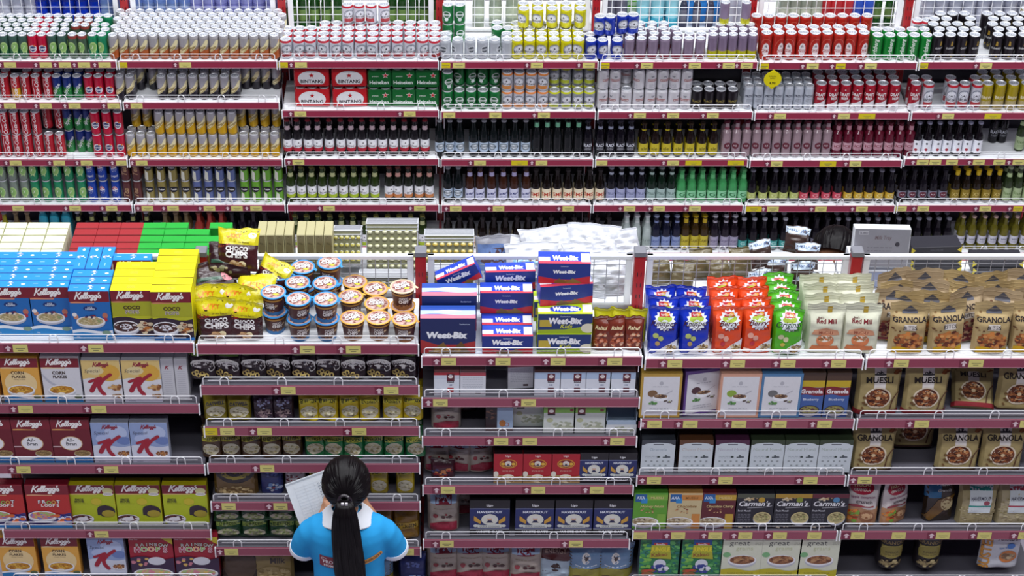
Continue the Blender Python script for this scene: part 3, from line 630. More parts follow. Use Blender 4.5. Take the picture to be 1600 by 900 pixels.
bk('p_grey', 'cleaner_bottle', PET, '#4c4c60', cap='#c8cad8', lab_col='#6c6c7c', lab_z=(.07, .19)); bk('p_gla', 'jar', PET, '#a8b4a4', cap='#e4e6ea', lab_col='#c2ccb8', lab_z=(.07, .14))
bk('p_red', 'soda_bottle', PET, '#b8202a', cap='#d84030', lab_col='#c83038', lab_z=(.07, .19)); bk('p_roy', 'soda_bottle', PET, '#1c48b8', cap='#e8ecf4', lab_col='#2c58c8', lab_z=(.07, .19))
# ---- cartons ----
def carton(name, w, d, h, col, art=None, cols=None, top_art=None, ch=.0015, side_art=None, flap=True, material='carton', back_in=None):
    mb = MB(); mb.box(-w/2, w/2, -d/2, d/2, 0, h, col, ch=ch, cols=cols)
    tc = (cols or {}).get('top', col)
    if flap:   # the glued top flap lies over the lid, its edge a hair proud
        mb.box(-w/2+.003, w/2-.003, -d/2+.001, d*.12, h-.0005, h+.0006, tc)
        mb.box(-w*.12, w*.12, d*.12, d*.2, h-.0005, h+.0005, tc)
    if art: art(Art(mb, w, h, lambda u, v, e: (u, -d/2-e, v)))
    if top_art: top_art(Art(mb, w, d, lambda u, v, e: (u, -d/2+v, h+.0007+e)))
    if side_art: side_art(Art(mb, d, h, lambda u, v, e: (w/2+e, u, v)))
    return (name, [(name, mb.mesh(name, material, smooth=False), None)])
RED_B = '#7a1526'
def kel_top(A, cream='#e6cf9e'):
    A.rect(0, .78, 1, 1, RED_B); A.rect(.03, .755, .62, .78, cream, n=10, top=.006); script_name(A, .47, .845, .66, '#f4f0ee', th=.33)
def k_rice(A):
    A.rect(0, 0, 1, 1, '#1668b4'); kel_top(A, '#d98a5c')
    A.ell(.5, .65, .17, .05, '#12306e'); A.text('RICE', .5, .655, .028, '#d8e4f4', bold=.03); A.text('KRISPIES', .5, .62, .03, '#d8e4f4', bold=.03, wmax=.26)
    A.ell(.13, .47, .06, .05, '#c9886c'); A.ell(.85, .5, .07, .06, '#b8705c'); A.ell(.1, .52, .06, .04, '#e8e4e6'); A.ell(.85, .42, .05, .04, '#b02c3c')
    A.bowl(.48, .38, .36, .13, ['#c9b98f', '#d8cba6', '#a99a6c', '#8fa06a', '#b8a070'], n=60); A.bits(.48, .47, .12, .05, ['#7a1c34', '#2c2a5c', '#e6d8c8'], 10, .05)
    A.rect(0, .02, 1, .2, '#e6ebf2', n=8, wave=-.02, top=.025); A.rect(0, 0, .98, .14, '#1c84c8', n=8, top=.02); A.ell(.84, .15, .11, .045, '#7f9a84'); A.text('300g', .13, .06, .02, '#d8e6f4')
def k_coco(A):
    A.rect(0, 0, 1, 1, '#a6a81e'); kel_top(A, '#c98a5c'); A.rect(0, .34, 1, .48, '#b9bb20')
    A.text('COCO', .5, .62, .07, '#3a1c10', bold=.05, wmax=.42); A.text('POPS', .5, .53, .07, '#eae2d8', bold=.07, wmax=.36); A.text('POPS', .5, .53, .07, '#4a2414', bold=.0, wmax=.36)
    A.rect(0, .04, 1, .44, '#2c1a2c', n=6, top=.03); A.bowl(.3, .25, .34, .16, ['#43201c', '#2c1410', '#5a2c20', '#e8e4e6'], n=60); A.ell(.3, .26, .15, .06, '#e6e6ee'); A.bits(.3, .26, .13, .05, ['#4a241c'], 12, .03)
    A.bits(.78, .25, .17, .12, ['#b8702c', '#5a2c1c', '#d8c8a8', '#8a4a20'], 26, .07); A.rect(0, 0, 1, .07, '#1c74c0', n=6, top=.02)
def k_corn(orange=True):
    def f(A):
        A.rect(0, 0, 1, 1, '#e0a544' if orange else '#d6d6dc'); kel_top(A)
        if orange: A.ell(.5, .42, .42, .28, '#e8cd96')
        A.text('CORN', .45, .63, .068, '#3c2a1c', bold=.05, wmax=.34); A.text('FLAKES', .47, .545, .058, '#3c2a1c', bold=.04, wmax=.36)
        if orange: A.text('Honey Crunch', .48, .5, .025, '#a08a6a', wmax=.34)
        else: A.stroke([(.02, .62), (.2, .45), (.4, .36)], .05, '#b8bac6')
        A.bowl(.48, .27, .36, .14, ['#b47c1c', '#d09a2c', '#e0b040', '#a86c14', '#c9891c'], n=70)
        A.ell(.45, .19, .1, .03, '#ece6dc'); A.rect(0, .03, 1, .14, '#eceef2', n=8, top=.02); A.rect(0, 0, 1, .1, '#1c78b8', n=8, top=.025); A.ell(.88, .12, .1, .045, '#5c6a4c')
    return f
def k_special(top='#c9a35c', mid='#dcb85c'):
    blue = mid is None
    def f(A):
        A.rect(0, 0, 1, 1, '#cfd3e2' if blue else '#dcdbe0'); 
        if blue: A.rect(0, .42, 1, 1, '#8fa2cc', n=6, wave=.03); A.ell(.65, .75, .3, .18, '#b4c2e2'); A.ell(.3, .6, .2, .1, '#aebce0'); A.ell(.85, .55, .2, .1, '#6a80b8')
        else: A.rect(0, .55, 1, 1, '#d9bd78', n=6, wave=.03); A.ell(.7, .7, .28, .2, '#d9a840'); A.ell(.35, .75, .22, .1, '#dccb98')
        script_name(A, .5, .855, .42, '#8c1c34', th=.36); A.text('Special', .27, .715, .075, '#4c4a5c', wmax=.46, shear=.2, bold=-.012)
        A.stroke([(.20, .27), (.29, .4), (.42, .56)], .13, '#a01a30'); A.stroke([(.17, .49), (.3, .53), (.47, .585)], .085, '#a01a30')
        A.stroke([(.42, .42), (.55, .55), (.73, .66)], .1, '#a01a30'); A.stroke([(.40, .46), (.42, .3), (.52, .18)], .11, '#a01a30')
        A.bits(.82, .36, .15, .08, ['#a8703c', '#c99a5c', '#8a5428', '#d8b078'], 26, .05) if not blue else (A.ell(.8, .2, .18, .06, '#e6e6ec'), A.bits(.8, .24, .14, .06, ['#9c6030', '#6c3c1c', '#c08a4c'], 30, .04))
        if not blue: A.bits(.85, .15, .1, .05, ['#b8803c', '#8a5c28'], 14, .04)
        A.rect(0, 0, 1, .06, '#c4c8da'); A.text('ORIGINAL', .2, .02, .02, '#5c6484')
    return f
def k_bran(A):
    A.rect(0, 0, 1, 1, '#6c1222'); kel_top(A, '#d9a058'); A.ell(.48, .45, .29, .165, '#d9b890', n=28); A.ell(.48, .45, .265, .15, '#ebebef', n=28)
    A.text('All-', .46, .49, .075, '#1c1a2c', bold=.02); A.text('Bran', .48, .40, .075, '#1c1a2c', bold=.02); A.rect(.0, .36, .2, .39, '#c8a8ac')
    A.bowl(.74, .22, .22, .085, ['#7c6438', '#94784a', '#5c4824', '#a88c58'], rim='#b09468', n=46)
    A.rect(0, .03, 1, .12, '#e4e6ec', n=8, top=.02); A.rect(0, 0, 1, .1, '#1c78c0', n=6, top=-.03)
def k_loops(A):
    A.rect(0, 0, 1, 1, '#b82a26'); A.rect(0, .0, 1, .35, '#3a2c74', n=6, top=.04); kel_top(A, '#e0a078')
    for i, (ch, c) in enumerate(zip('FROOT', ('#f0f0ee', '#f0f0ee', '#9cc24c', '#e8a83c', '#f0f0ee'))): A.text(ch, .3+i*.11, .57+.012*sin(i*2), .075, '#3c3060', bold=.09); A.text(ch, .3+i*.11, .57+.012*sin(i*2), .075, c, bold=.04)
    for i, ch in enumerate('LOOPS'): A.text(ch, .36+i*.09, .5, .06, '#f2e8e4', bold=.06)
    A.bowl(.33, .28, .34, .14, ['#c99a8c', '#d87c8c', '#a8c06c', '#e0b050', '#8c7cc0', '#c86858'], n=70); A.bits(.78, .22, .17, .1, ['#2c5cb8', '#e0e0ec', '#d86a2c'], 14, .08)
    A.rect(0, .02, 1, .1, '#e6e6ee', n=6, top=-.02); A.rect(0, 0, 1, .06, '#1c78c0')
def k_emoji(A):
    A.rect(0, 0, 1, 1, '#b0bc18'); kel_top(A, '#d9b07c'); A.ell(.86, .85, .12, .08, '#d8d498'); A.ell(.86, .77, .12, .04, '#e8e4e0'); A.text('COCO', .86, .76, .03, '#4a2c1c', bold=.05, wmax=.2)
    A.text('EMOJI', .2, .61, .045, '#4c4c1c', bold=.05, wmax=.24); A.text('MOVIE', .2, .555, .045, '#4c4c1c', bold=.05, wmax=.24); A.lines(.08, .4, .52, 1, .02, '#8a8a2c', .008)
    A.ell(.58, .58, .12, .09, '#c8b82c'); A.stroke([(.78, .47), (.62, .42), (.6, .25)], .05, '#2a1c34'); A.ell(.78, .33, .2, .15, '#2c1c2c'); A.ell(.82, .27, .15, .09, '#a8962c')
    A.bowl(.22, .14, .26, .13, ['#5a2c2c', '#7a4038', '#e6e2e6', '#43201c'], n=44); A.ell(.22, .13, .14, .05, '#e8e6ee'); A.rect(.3, 0, 1, .05, '#e6e6d8')
def k_rainbow(A):
    A.rect(0, 0, 1, 1, '#9c1c30'); A.poly([(.7, 1), (1, 1), (1, .82)], '#c8b82c'); A.text('Real Fun', .12, .93, .03, '#e8d0d4', wmax=.2)
    for i, ch in enumerate('RAINBOW'): A.text(ch, .2+i*.105, .79-.003*(i-3)**2, .075, '#6a8a3c', bold=.08); A.text(ch, .2+i*.105, .79-.003*(i-3)**2, .075, '#d8c4d4', bold=.01)
    for i, ch in enumerate('HOOPS'): A.text(ch, .18+i*.16, .66-.006*(i-2)**2, .11, '#e8dce0', bold=.1); A.text(ch, .18+i*.16, .66-.006*(i-2)**2, .11, ('#b04868', '#8ab04c', '#e0a050', '#8ab04c', '#b04868')[i], bold=.03)
    A.rect(0, .0, 1, .5, '#3a2444', n=6, top=.04); A.ell(.6, .42, .2, .1, '#d8d8e2'); A.bits(.25, .4, .2, .1, ['#d8b060', '#c87c8c'], 10, .05); A.bowl(.5, .12, .46, .14, ['#c9b888', '#d88c9c', '#a8c080', '#e0c070'], n=60)
def k_weet(lime=False, small=False):
    def f(A):
        A.rect(0, 0, 1, 1, '#1a3084' if not lime else '#1c3670')
        if not lime:
            A.poly([(0, 0), (1, 0), (1, .38), (.6, .2), (.3, .22), (0, .36)], '#c0202c'); A.bits(.5, .05, .2, .05, ['#a8803c', '#8a6428'], 10, .06)
            A.poly([(.3, 0), (.4, .26), (.58, .02)], '#7a5c28'); A.poly([(.52, 0), (.66, .28), (.85, .02)], '#8a6a30')
        else:
            A.poly([(0, 0), (1, 0), (1, .55), (.8, .34), (.5, .22), (0, .2)], '#9cb41c'); A.rect(.03, .35, .25, .7, '#c0a83a'); A.ell(.92, .28, .13, .24, '#ddd8c0')
        A.text('Sanitarium', .5, .84, .05 if not small else .07, '#b8c4e4', wmax=.2)
        A.text('Weet-Bix', .5, .52, .15 if not small else .27, '#f0f0f6', wmax=.62, bold=.09, shear=.12)
        if lime: A.text('Kids', .52, .28, .2, '#d8d83c', shear=.3, wmax=.25)
    return f
def t_weet(lime=False):
    def f(A):
        A.rect(0, 0, 1, 1, '#1c3cb0' if not lime else '#a9c41c'); A.rect(0, .0, 1, .2, '#c43a50' if not lime else '#b8cc2c'); A.rect(.0, .2, .22, .55, '#e6dce4'); A.text('Weet-Bix', .52, .3, .34, '#f0f2fa', wmax=.5, bold=.09, shear=.12)
        if lime: A.ell(.5, .45, .3, .33, '#1c3cb0', k=2.5)
        A.rect(.82, .15, .99, .85, '#dcdce4')
    return f
def k_big(A):
    A.rect(0, 0, 1, 1, '#18265c'); A.poly([(0, 0), (1, 0), (1, .36), (.7, .25), (.3, .25), (0, .4)], '#a32a2a'); A.poly([(.12, 0), (.42, .33), (.55, .02)], '#7a5c28'); A.poly([(.5, 0), (.74, .35), (.9, .02)], '#6a4c20')
    A.bits(.45, .1, .25, .08, ['#a8803c', '#8a6428', '#c09850'], 20, .04); A.text('Sanitarium', .8, .82, .04, '#b8c4e4', wmax=.22); A.text('Weet-Bix', .48, .45, .16, '#eef0f6', wmax=.84, bold=.09, shear=.08)
def t_big(A): A.rect(0, 0, 1, 1, '#23469c'); A.rect(0, .0, 1, .3, '#d07084'); A.rect(0, .3, 1, .62, '#a8bce4', n=6, wave=.05); A.ell(.5, .55, .25, .1, '#d4def4')
def k_quaker(A, face='#d6dae4', band='#5c2030', red=False):
    A.rect(0, 0, 1, 1, face); A.rect(0, .72, 1, 1, '#a8bcd8' if not red else '#c8ccda')
    if red: A.rect(0, .88, 1, 1, '#a82430')
    A.rect(.5, .62, .8, .95, '#5c1828'); A.ell(.65, .82, .1, .075, '#e6d8d0'); A.ell(.65, .86, .07, .05, '#c8c0c8'); A.rect(.52, .56, .78, .64, '#24202c'); A.text('QUAKER', .65, .58, .035, '#e2dce0', wmax=.24)
    A.text('100', .65, .43, .06, '#4a5c8c', wmax=.2); A.rect(.53, .14, .77, .34, band); A.lines(.1, .3, .3, 2, .05, '#8c92a8', .012)
def k_quaker_r(A): k_quaker(A, band='#b02430', red=True)
def k_qback(A): A.rect(0, 0, 1, 1, '#d2d4dc'); A.rect(0, .85, 1, 1, '#a84450'); A.lines(.1, .9, .75, 8, .07, '#9ba0b0', .014); A.rect(.6, .08, .8, .16, '#5a4a50')
def k_qgreen(A):
    A.rect(0, 0, 1, 1, '#c9ceca'); A.rect(0, .78, 1, 1, '#7cab4c'); A.rect(.12, .68, .36, .98, '#6a1c28'); A.ell(.24, .84, .08, .06, '#e4dcd8'); A.rect(.12, .68, .36, .74, '#22202a'); A.ell(.88, .88, .06, .05, '#7a2c34')
    A.ell(.2, .5, .1, .08, '#b0b48c'); A.bits(.6, .28, .32, .16, ['#a3a892', '#b9bca8', '#8c927c', '#d4d6cc'], 40, .07)
def k_qdark(A): A.rect(0, 0, 1, 1, '#9ab0cc'); A.rect(0, 0, .42, 1, '#2a1c22'); A.bits(.2, .7, .18, .2, ['#4a2c24', '#1c1216', '#6a4838'], 20, .06); A.ell(.62, .35, .12, .14, '#a86a34'); A.ring(.78, .3, .08, .08, .02, '#a8502c'); A.rect(0, 0, 1, .14, '#3a1c22')
def portrait(A, cx, cy, rx, ry, bgc='#d8d6cc'):
    A.ell(cx, cy, rx, ry, bgc); A.ell(cx, cy+ry*.1, rx*.42, ry*.45, '#c9a288'); A.ell(cx, cy+ry*.42, rx*.5, ry*.26, '#d8d4d4'); A.poly([(cx-rx*.6, cy-ry*.8), (cx+rx*.6, cy-ry*.8), (cx+rx*.25, cy-ry*.25), (cx-rx*.25, cy-ry*.25)], '#24284c')
def k_ligo(A):
    A.rect(0, 0, 1, 1, '#a81424'); A.text('Ligo', .5, .9, .06, '#e8d4d4', bold=.03); A.ell(.5, .66, .3, .155, '#d8942c', n=26); A.ell(.5, .66, .27, .13, '#7c1420', n=26); portrait(A, .5, .67, .11, .09); A.ell(.32, .66, .07, .05, '#d8a83c'); A.ell(.68, .66, .07, .05, '#d8a83c')
    A.text('HAVERMOUT', .5, .56, .035, '#e8c46c', wmax=.4); A.lines(.3, .7, .44, 2, .04, '#e0b8a8', .01); A.rect(0, 0, 1, .26, '#a88a5c', n=6, top=.03); A.ell(.5, .22, .2, .09, '#e2dccc'); A.bits(.5, .14, .45, .1, ['#c2a676', '#d8c8a0', '#94764a'], 30, .07); A.ell(.08, .32, .09, .1, '#d8d2c4')
def k_haver(A):
    A.rect(0, 0, 1, 1, '#1c1a20'); A.text('Ligo', .5, .83, .06, '#e6e6ea', bold=.04); A.rect(.0, .19, 1, .77, '#1f2a62', n=6, top=.015); A.rect(.0, .18, 1, .195, '#b8bcca'); A.rect(.0, .755, 1, .77, '#8c94b4')
    A.text('HAVERMOUT', .5, .64, .065, '#dfe4f0', wmax=.62, bold=.04); A.ell(.5, .46, .21, .155, '#d6d6cc'); portrait(A, .5, .47, .15, .12)
    for s in (-1, 1):
        for q in range(4): A.stroke([(.5+s*(.24), .36+q*.02), (.5+s*(.38), .44+q*.035)], .035, '#c9993c', smooth=False)
    A.rect(.2, .235, .8, .325, '#ccd0cc', n=8, wave=0, top=-.02); A.text('QUICK COOKING', .5, .25, .04, '#3a4058', wmax=.5); A.ell(.15, .29, .06, .04, '#ccd0cc'); A.ell(.85, .29, .06, .04, '#ccd0cc')
    A.text('WHITE OATS', .5, .09, .065, '#dfe0e6', wmax=.8, bold=.04)
def k_haver_s(A):
    k_haver(A)
def k_muesli(border, food='#6a4c34', extra='#8aa048'):
    def f(A):
        A.rect(0, 0, 1, 1, border); A.rect(.06, .05, .94, .93, '#d9d9de'); A.ell(.5, .78, .05, .045, '#b4b4bc'); A.lines(.3, .7, .7, 1, .02, '#8c8c98', .012)
        A.ell(.3, .55, .12, .08, extra); A.ell(.5, .46, .19, .085, '#eceef2'); A.ell(.5, .49, .17, .045, food); A.bits(.5, .49, .15, .035, ['#8c6a48', '#4c3424', '#b08c64'], 20, .025); A.stroke([(.58, .52), (.78, .62)], .012, '#a8a8b2', smooth=False)
        A.bits(.32, .33, .09, .035, ['#3c7834', '#5c9448'], 14, .035); A.bits(.68, .38, .12, .03, ['#a8b068', '#4c3a30'], 8, .03); A.lines(.25, .75, .2, 2, .05, '#9c9ca8', .012)
    return f
def k_granblue(A):
    A.rect(0, 0, 1, 1, '#3c5c9c'); A.rect(0, .8, 1, 1, '#4a3424'); A.rect(0, .68, 1, .83, '#c0a41c', n=5, wave=.01); A.rect(0, .5, 1, .68, '#7c1c24', n=6, wave=.02, top=.02); A.text('Granola', .5, .545, .085, '#f0ecee', wmax=.9, bold=.04)
    A.text('Blueberry', .5, .38, .05, '#d8e0f0', wmax=.7); A.bowl(.48, .16, .42, .13, ['#8c8448', '#a89c5c', '#6c6430', '#5c3c44'], rim='#2c2c34', n=40)
def k_natural(strip, name='Natural Muesli', ink='#8c94a0'):
    def f(A):
        A.rect(0, 0, 1, 1, strip); A.rect(0, 0, 1, .86, '#c9d2d8'); A.ell(.5, .86, .42, .07, '#c9d2d8'); A.rect(.35, .86, .65, .89, '#5c6068')
        A.text(name, .5, .68, .09, ink, wmax=.84, bold=-.02); A.lines(.12, .5, .5, 2, .05, '#8c949c', .012); A.bits(.68, .5, .2, .03, ['#4c545c', '#2c3a34'], 8, .04)
        for r_ in range(2):
            for q in range(5-r_): A.ell(.15+.17*q+.09*r_, .36-.13*r_, .035, .02, '#8c9498')
        A.ell(.5, .06, .28, .05, '#e2e6e8'); A.bits(.5, .07, .24, .03, ['#8c8470', '#b0a890'], 20, .03)
    return f
def k_nordic(c1, c2, word, ink='#e0c98c'):
    def f(A):
        A.rect(0, 0, 1, 1, c1); A.rect(.35, .8, 1, .95, c2); A.rect(.05, .76, .38, .97, '#1c5c9c'); A.rect(.22, .72, .4, .85, '#2c88c8'); A.text('AXA', .2, .83, .08, '#dce8f4', wmax=.24, bold=.03)
        A.text('MUESLI', .68, .84, .06, ink, wmax=.5); A.text(word, .55, .6, .07, ink, wmax=.8, shear=.25); A.rect(.72, .0, .96, .42, c2); A.bits(.4, .5, .3, .08, ['#c8a070', '#8c4c3c'], 12, .03)
        A.bowl(.35, .2, .42, .16, ['#b8a888', '#8c7454', '#d4c8ac', '#5c4434', '#a08c68'], n=60)
    return f
def k_carman(acc, seal):
    def f(A):
        A.rect(0, 0, 1, 1, '#1c1c26'); A.rect(0, .88, 1, 1, acc); A.bits(.35, .86, .2, .06, ['#d8ccb0', '#b89c70'], 16, .035); A.ell(.66, .83, .09, .075, seal); A.text("Carman's", .48, .66, .13, '#eeeef2', wmax=.84, bold=.03, shear=.25); A.stroke([(.3, .6), (.7, .62), (.95, .66)], .012, '#c8c8d0')
        A.text('Fruit Muesli', .22, .5, .05, '#d0d0d8', wmax=.34); A.lines(.06, .4, .42, 6, .05, '#7c7c88', .012); A.bowl(.72, .32, .24, .2, ['#a8a070', '#c8bc84', '#7c6c44', '#8c9454'], rim='#c9b884', n=50); A.bits(.35, .08, .3, .05, ['#c8c0a8'], 10, .03)
    return f
def k_jungle(A):
    A.rect(0, 0, 1, 1, '#2c7a4c'); A.bits(.12, .5, .14, .45, ['#1c6040', '#4c9c4c', '#7cb84c', '#2c7c6c'], 60, .07); A.bits(.86, .5, .14, .45, ['#1c6040', '#3c8c4c', '#5ca85c', '#1c6c64'], 60, .07)
    A.rect(.28, .78, .74, .96, '#1c4c94'); A.rect(.34, .76, .68, .84, '#b8343c'); A.text('familia', .51, .78, .045, '#f0e8e8', wmax=.3, bold=.03); A.poly([(.25, .48), (.8, .45), (.74, .78), (.28, .78)], '#a8a82c')
    A.text('JUNGLE', .51, .64, .09, '#dccc2c', wmax=.48, bold=.06); A.text('Kakao', .5, .52, .08, '#8c5428', wmax=.44, bold=.04, rot=5); A.ell(.52, .33, .16, .12, '#d4d8e4'); A.bits(.52, .22, .22, .09, ['#e4e6ee', '#2c3c8c', '#c8ccd8'], 24, .07); A.bits(.25, .14, .14, .07, ['#b84c30', '#8c5c2c'], 12, .08)
def k_great(A):
    A.rect(0, 0, 1, 1, '#d3d6c2'); A.rect(.05, .9, .2, .98, '#b83a34'); A.text('Post', .12, .92, .04, '#f0e0dc', wmax=.12); A.text('great', .42, .77, .12, '#34343c', wmax=.6, bold=-.01); A.text('grains', .55, .66, .09, '#b8bc90', wmax=.5, bold=-.01); A.lines(.8, .96, .82, 2, .04, '#6c6c5c', .012)
    A.ell(.12, .55, .1, .06, '#7ab07c'); A.bowl(.52, .42, .36, .15, ['#8c5c3c', '#a8744c', '#6c4028', '#b88c60'], rim='#e8e8ec', n=60); A.rect(0, 0, 1, .2, '#b9ae1c', n=8, top=.03); A.text('RAISINS DATES PECANS', .5, .1, .03, '#5c4c1c', wmax=.7)
def k_plain(col): return lambda A: A.rect(0, 0, 1, 1, col)
def pouch(name, w, h, t, col, art=None, p=3.0, style='stand', seed=0, material='foil', top=None, wr=.0016, seal=.07, flare=.04, side=None, backcol=None):
    R = random.Random(seed); ph = [R.uniform(0, 6.28) for _ in range(6)]
    def th(V):
        if style == 'pillow':
            q = max(0.0, min(1.0, (V-seal)/(1-2*seal))); return .0012+(t/2)*(sin(pi*q)**.55 if 0 < q < 1 else 0)
        if V < .06: b = .86+.14*V/.06
        elif V < .55: b = 1.0
        else: b = max(0.0, cos((V-.55)/(1-seal-.55)*pi/2)) if V < 1-seal else 0
        return .0015+(t/2)*b**.8
    def hw(V):   # half width: narrow where full, wide at the flat seal
        q = th(V)/(t/2); return w/2*(1+flare*(1-q)-flare*.5*q)
    def wav(u, V): return wr*(sin(u*70+ph[0]+V*9)*.5+sin(V*34+ph[1]+u*25)*.6+sin((u*60-V*22)+ph[2])*.5)*min(1, th(V)/(t/4))
    def sh(U): return max(0.0, 1-abs(U)**p)**(1/p)
    def zz(U, V): return h*V+(0.006*sin(U*3+ph[3])+.003*sin(U*9+ph[4]))*max(0, V-.8)*5*(h/.25)
    def yseal(U, V): return .007*sin(U*2.2+ph[5])*max(0, V-.75)*4
    def front(U, V): return (U*hw(V), -th(V)*sh(U)+wav(U*w/2, V)*sh(U)+yseal(U, V), zz(U, V))
    def back(U, V): return (U*hw(V), th(V)*sh(U)+yseal(U, V), zz(U, V))
    mb = MB(); top = top or col
    cf = lambda a, b: (top if b > 1-seal else col)
    mb.grid(lambda a, b: front(a*2-1, b), 14, 20, cf); mb.grid(lambda a, b: back(1-a*2, b), 14, 12, lambda a, b: backcol or cf(a, b))
    bt = [front(-1+a/7, 0) for a in range(15)]+[back(1-a/7, 0) for a in range(1, 14)]
    mb.face(list(reversed(bt)), col)
    # crimped seal bars
    for q in ((.3, .7) if style == 'stand' else (.3, .7)):
        V = 1-seal*q
        mb.tube([tuple(Vector(front(-.98+.14*i, V))+Vector((0, -.0012, 0))) for i in range(15)], .0009, top, n=4)
    if art:
        def warp(u, v, e):
            V = max(0, min(1, v/h)); U = max(-1, min(1, u/(w/2))); x, y, z = front(U, V); n = abs(U)**4
            return (x*(1+e*2*n/w), y-e*(1-.5*n), z)
        A = FineArt(mb, w, h, warp, .00015); A.base = .0014; art(A)
    return (name, [(name, mb.mesh(name, material), None)])
# ---- pouch art ----
def p_chips(A):
    A.rect(0, .0, 1, .62, '#3a161a'); A.rect(0, .62, 1, 1, '#c9bd14'); A.poly([(0, .7), (.35, .62), (0, .5)], '#8a2c1c')
    A.text('OKKY', .4, .78, .09, '#dd7c1c', wmax=.6, bold=.07); A.ell(.85, .84, .1, .06, '#e8e4e0'); A.text('choco flakes', .6, .66, .035, '#5c4a1c', wmax=.5)
    A.text('CHOCO', .5, .47, .1, '#ece8e8', wmax=.6, bold=.06); A.text('CHIPS', .5, .31, .14, '#ece8e8', wmax=.8, bold=.07)
    A.ell(.5, .14, .13, .08, '#b08858'); A.ell(.64, .16, .1, .07, '#d8c8a0'); A.bits(.5, .13, .2, .08, ['#8c5a34', '#d2b48c', '#c49a6c'], 16, .06)
def p_knusper(word, ink, c0, fruit=('#b8c46c', '#a88c5c')):
    def f(A):
        A.ell(.52, .76, .3, .12, '#e0e4e6', n=18); A.star(.52, .74, .36, '#dfe2ea', 16, .8); A.ell(.52, .78, .24, .07, '#a8c048'); A.rect(.34, .82, .7, .9, '#b8303c'); A.ell(.58, .86, .08, .03, '#e8a43c'); A.text('familia', .5, .84, .035, '#f0e6e6', wmax=.3)
        A.text(word, .5, .64, .11, ink, wmax=.86, shear=.35, bold=.02); A.text('Crunch', .6, .55, .07, ink, wmax=.5, shear=.35)
        A.ell(.25, .42, .1, .06, fruit[0]); A.ell(.32, .24, .08, .05, fruit[1]); A.ell(.42, .36, .09, .06, fruit[0])
        A.poly([(.25, .03), (.95, .03), (.97, .33), (.6, .2)], '#dedfe6'); A.bits(.75, .14, .2, .09, ['#8c7040', '#b89c68', '#6c5028', '#c8b48c'], 40, .045); A.rect(.06, .04, .24, .12, '#5c6cb8' if c0 == '#1430b0' else '#e6c8b8')
    return f
def p_bob(A):
    A.rect(.52, .82, .64, .93, '#a88a2c'); A.text("Bob's", .35, .72, .035, '#5c1c24', bold=.03); A.text('Red Mill', .5, .64, .08, '#6c1420', wmax=.74, bold=.04)
    A.poly([(.12, .4), (.88, .4), (.82, .5), (.5, .55), (.18, .5)], '#c08a6c'); A.text('MUESLI', .5, .42, .06, '#8c4a38', wmax=.6, bold=.03); A.ell(.5, .28, .24, .13, '#c8764c', n=22); A.ell(.5, .32, .19, .07, '#e0d4c4'); A.bits(.5, .32, .16, .05, ['#b08458', '#8c5c38'], 14, .04)
    A.poly([(.1, .08), (.9, .08), (.84, .17), (.16, .17)], '#b86c44')
def p_kraft(word, w2=None, red=False, serif=False):
    def f(A):
        A.rect(.38, .55, .64, 1, '#cfc8c4'); A.poly([(.4, .85), (.5, .92), (.6, .85)], '#2c2a30'); A.rect(.38, .82, .64, .85, '#2c2a30')
        A.text(word, .5, .68, .11, '#241c1c', wmax=.82, bold=.04)
        if w2: A.rect(.36, .5, .66, .58, '#cfc8c4'); A.text(w2, .5, .53, .075, '#241c1c', wmax=.4, bold=.03)
        cy = .36 if not w2 else .26
        A.ell(.5, cy, .31, .215*A.W/A.H*1.35, '#d3c4ae', n=24); A.ell(.5, cy, .27, .19*A.W/A.H*1.35, '#5c3020', n=24); A.bits(.5, cy, .24, .17*A.W/A.H*1.35, ['#8c5030', '#3c1c14', '#a8683c', '#6c3a24', '#c09468'], 90, .035); A.ell(.5, cy, .05, .04, '#d8bc94')
        A.bits(.15, .25, .1, .15, ['#8c6c44', '#6c5030'], 6, .04); A.bits(.85, .85, .12, .08, ['#6c3c1c', '#8c5028'], 5, .05); A.stroke([(.8, .1), (.85, .35), (.95, .5)], .03, '#5a3a28')
        if red: A.rect(0, 0, 1, .1, '#7c1c24')
        else: A.rect(0, 0, 1, .05, '#3c2420')
    return f
def p_bites(amber=True):
    def f(A):
        A.poly([(.3, .82), (.5, .93), (.7, .82)], '#4a4a54'); A.rect(.3, .78, .7, .82, '#5c5c66'); A.text('GRANOLA', .5, .64, .09, '#241c20', wmax=.9, bold=.04); A.rect(.35, .48, .68, .6, '#c9c2bc'); A.text('BITES', .52, .5, .075, '#241c20', wmax=.4, bold=.03)
        A.bits(.5, .26, .36, .18, ['#a8683c', '#8a4c28', '#5c2c20', '#c08850', '#b8743c'] if amber else ['#4a1c24', '#6c2c30', '#8a5038', '#a8886c'], 80, .07)
        if amber: A.rect(.1, 0, .9, .12, '#b8921c', n=8, top=.02)
        else: A.rect(.15, .03, .85, .08, '#6c2430', n=8)
        A.bits(.15, .55, .12, .3, ['#7c5c38', '#5c3c28'], 8, .05)
    return f
def p_name(word, bandc, ink, cy=.62, food=('#b0a480', '#8c8460', '#ccc4a8'), top=None, rot=6, bowl=True):
    def f(A):
        if top: A.rect(0, .82, 1, 1, top)
        if bandc: A.poly([(.06, cy-.02), (.94, cy+.03), (.94, cy+.2), (.06, cy+.15)], bandc)
        A.text(word, .5, cy+.03, .11, ink, wmax=.76, bold=.05, rot=rot*.5)
        if bowl: A.ell(.5, .3, .4, .2, '#bfb9a4'); A.bits(.5, .3, .36, .17, food, 40, .06)
    return f
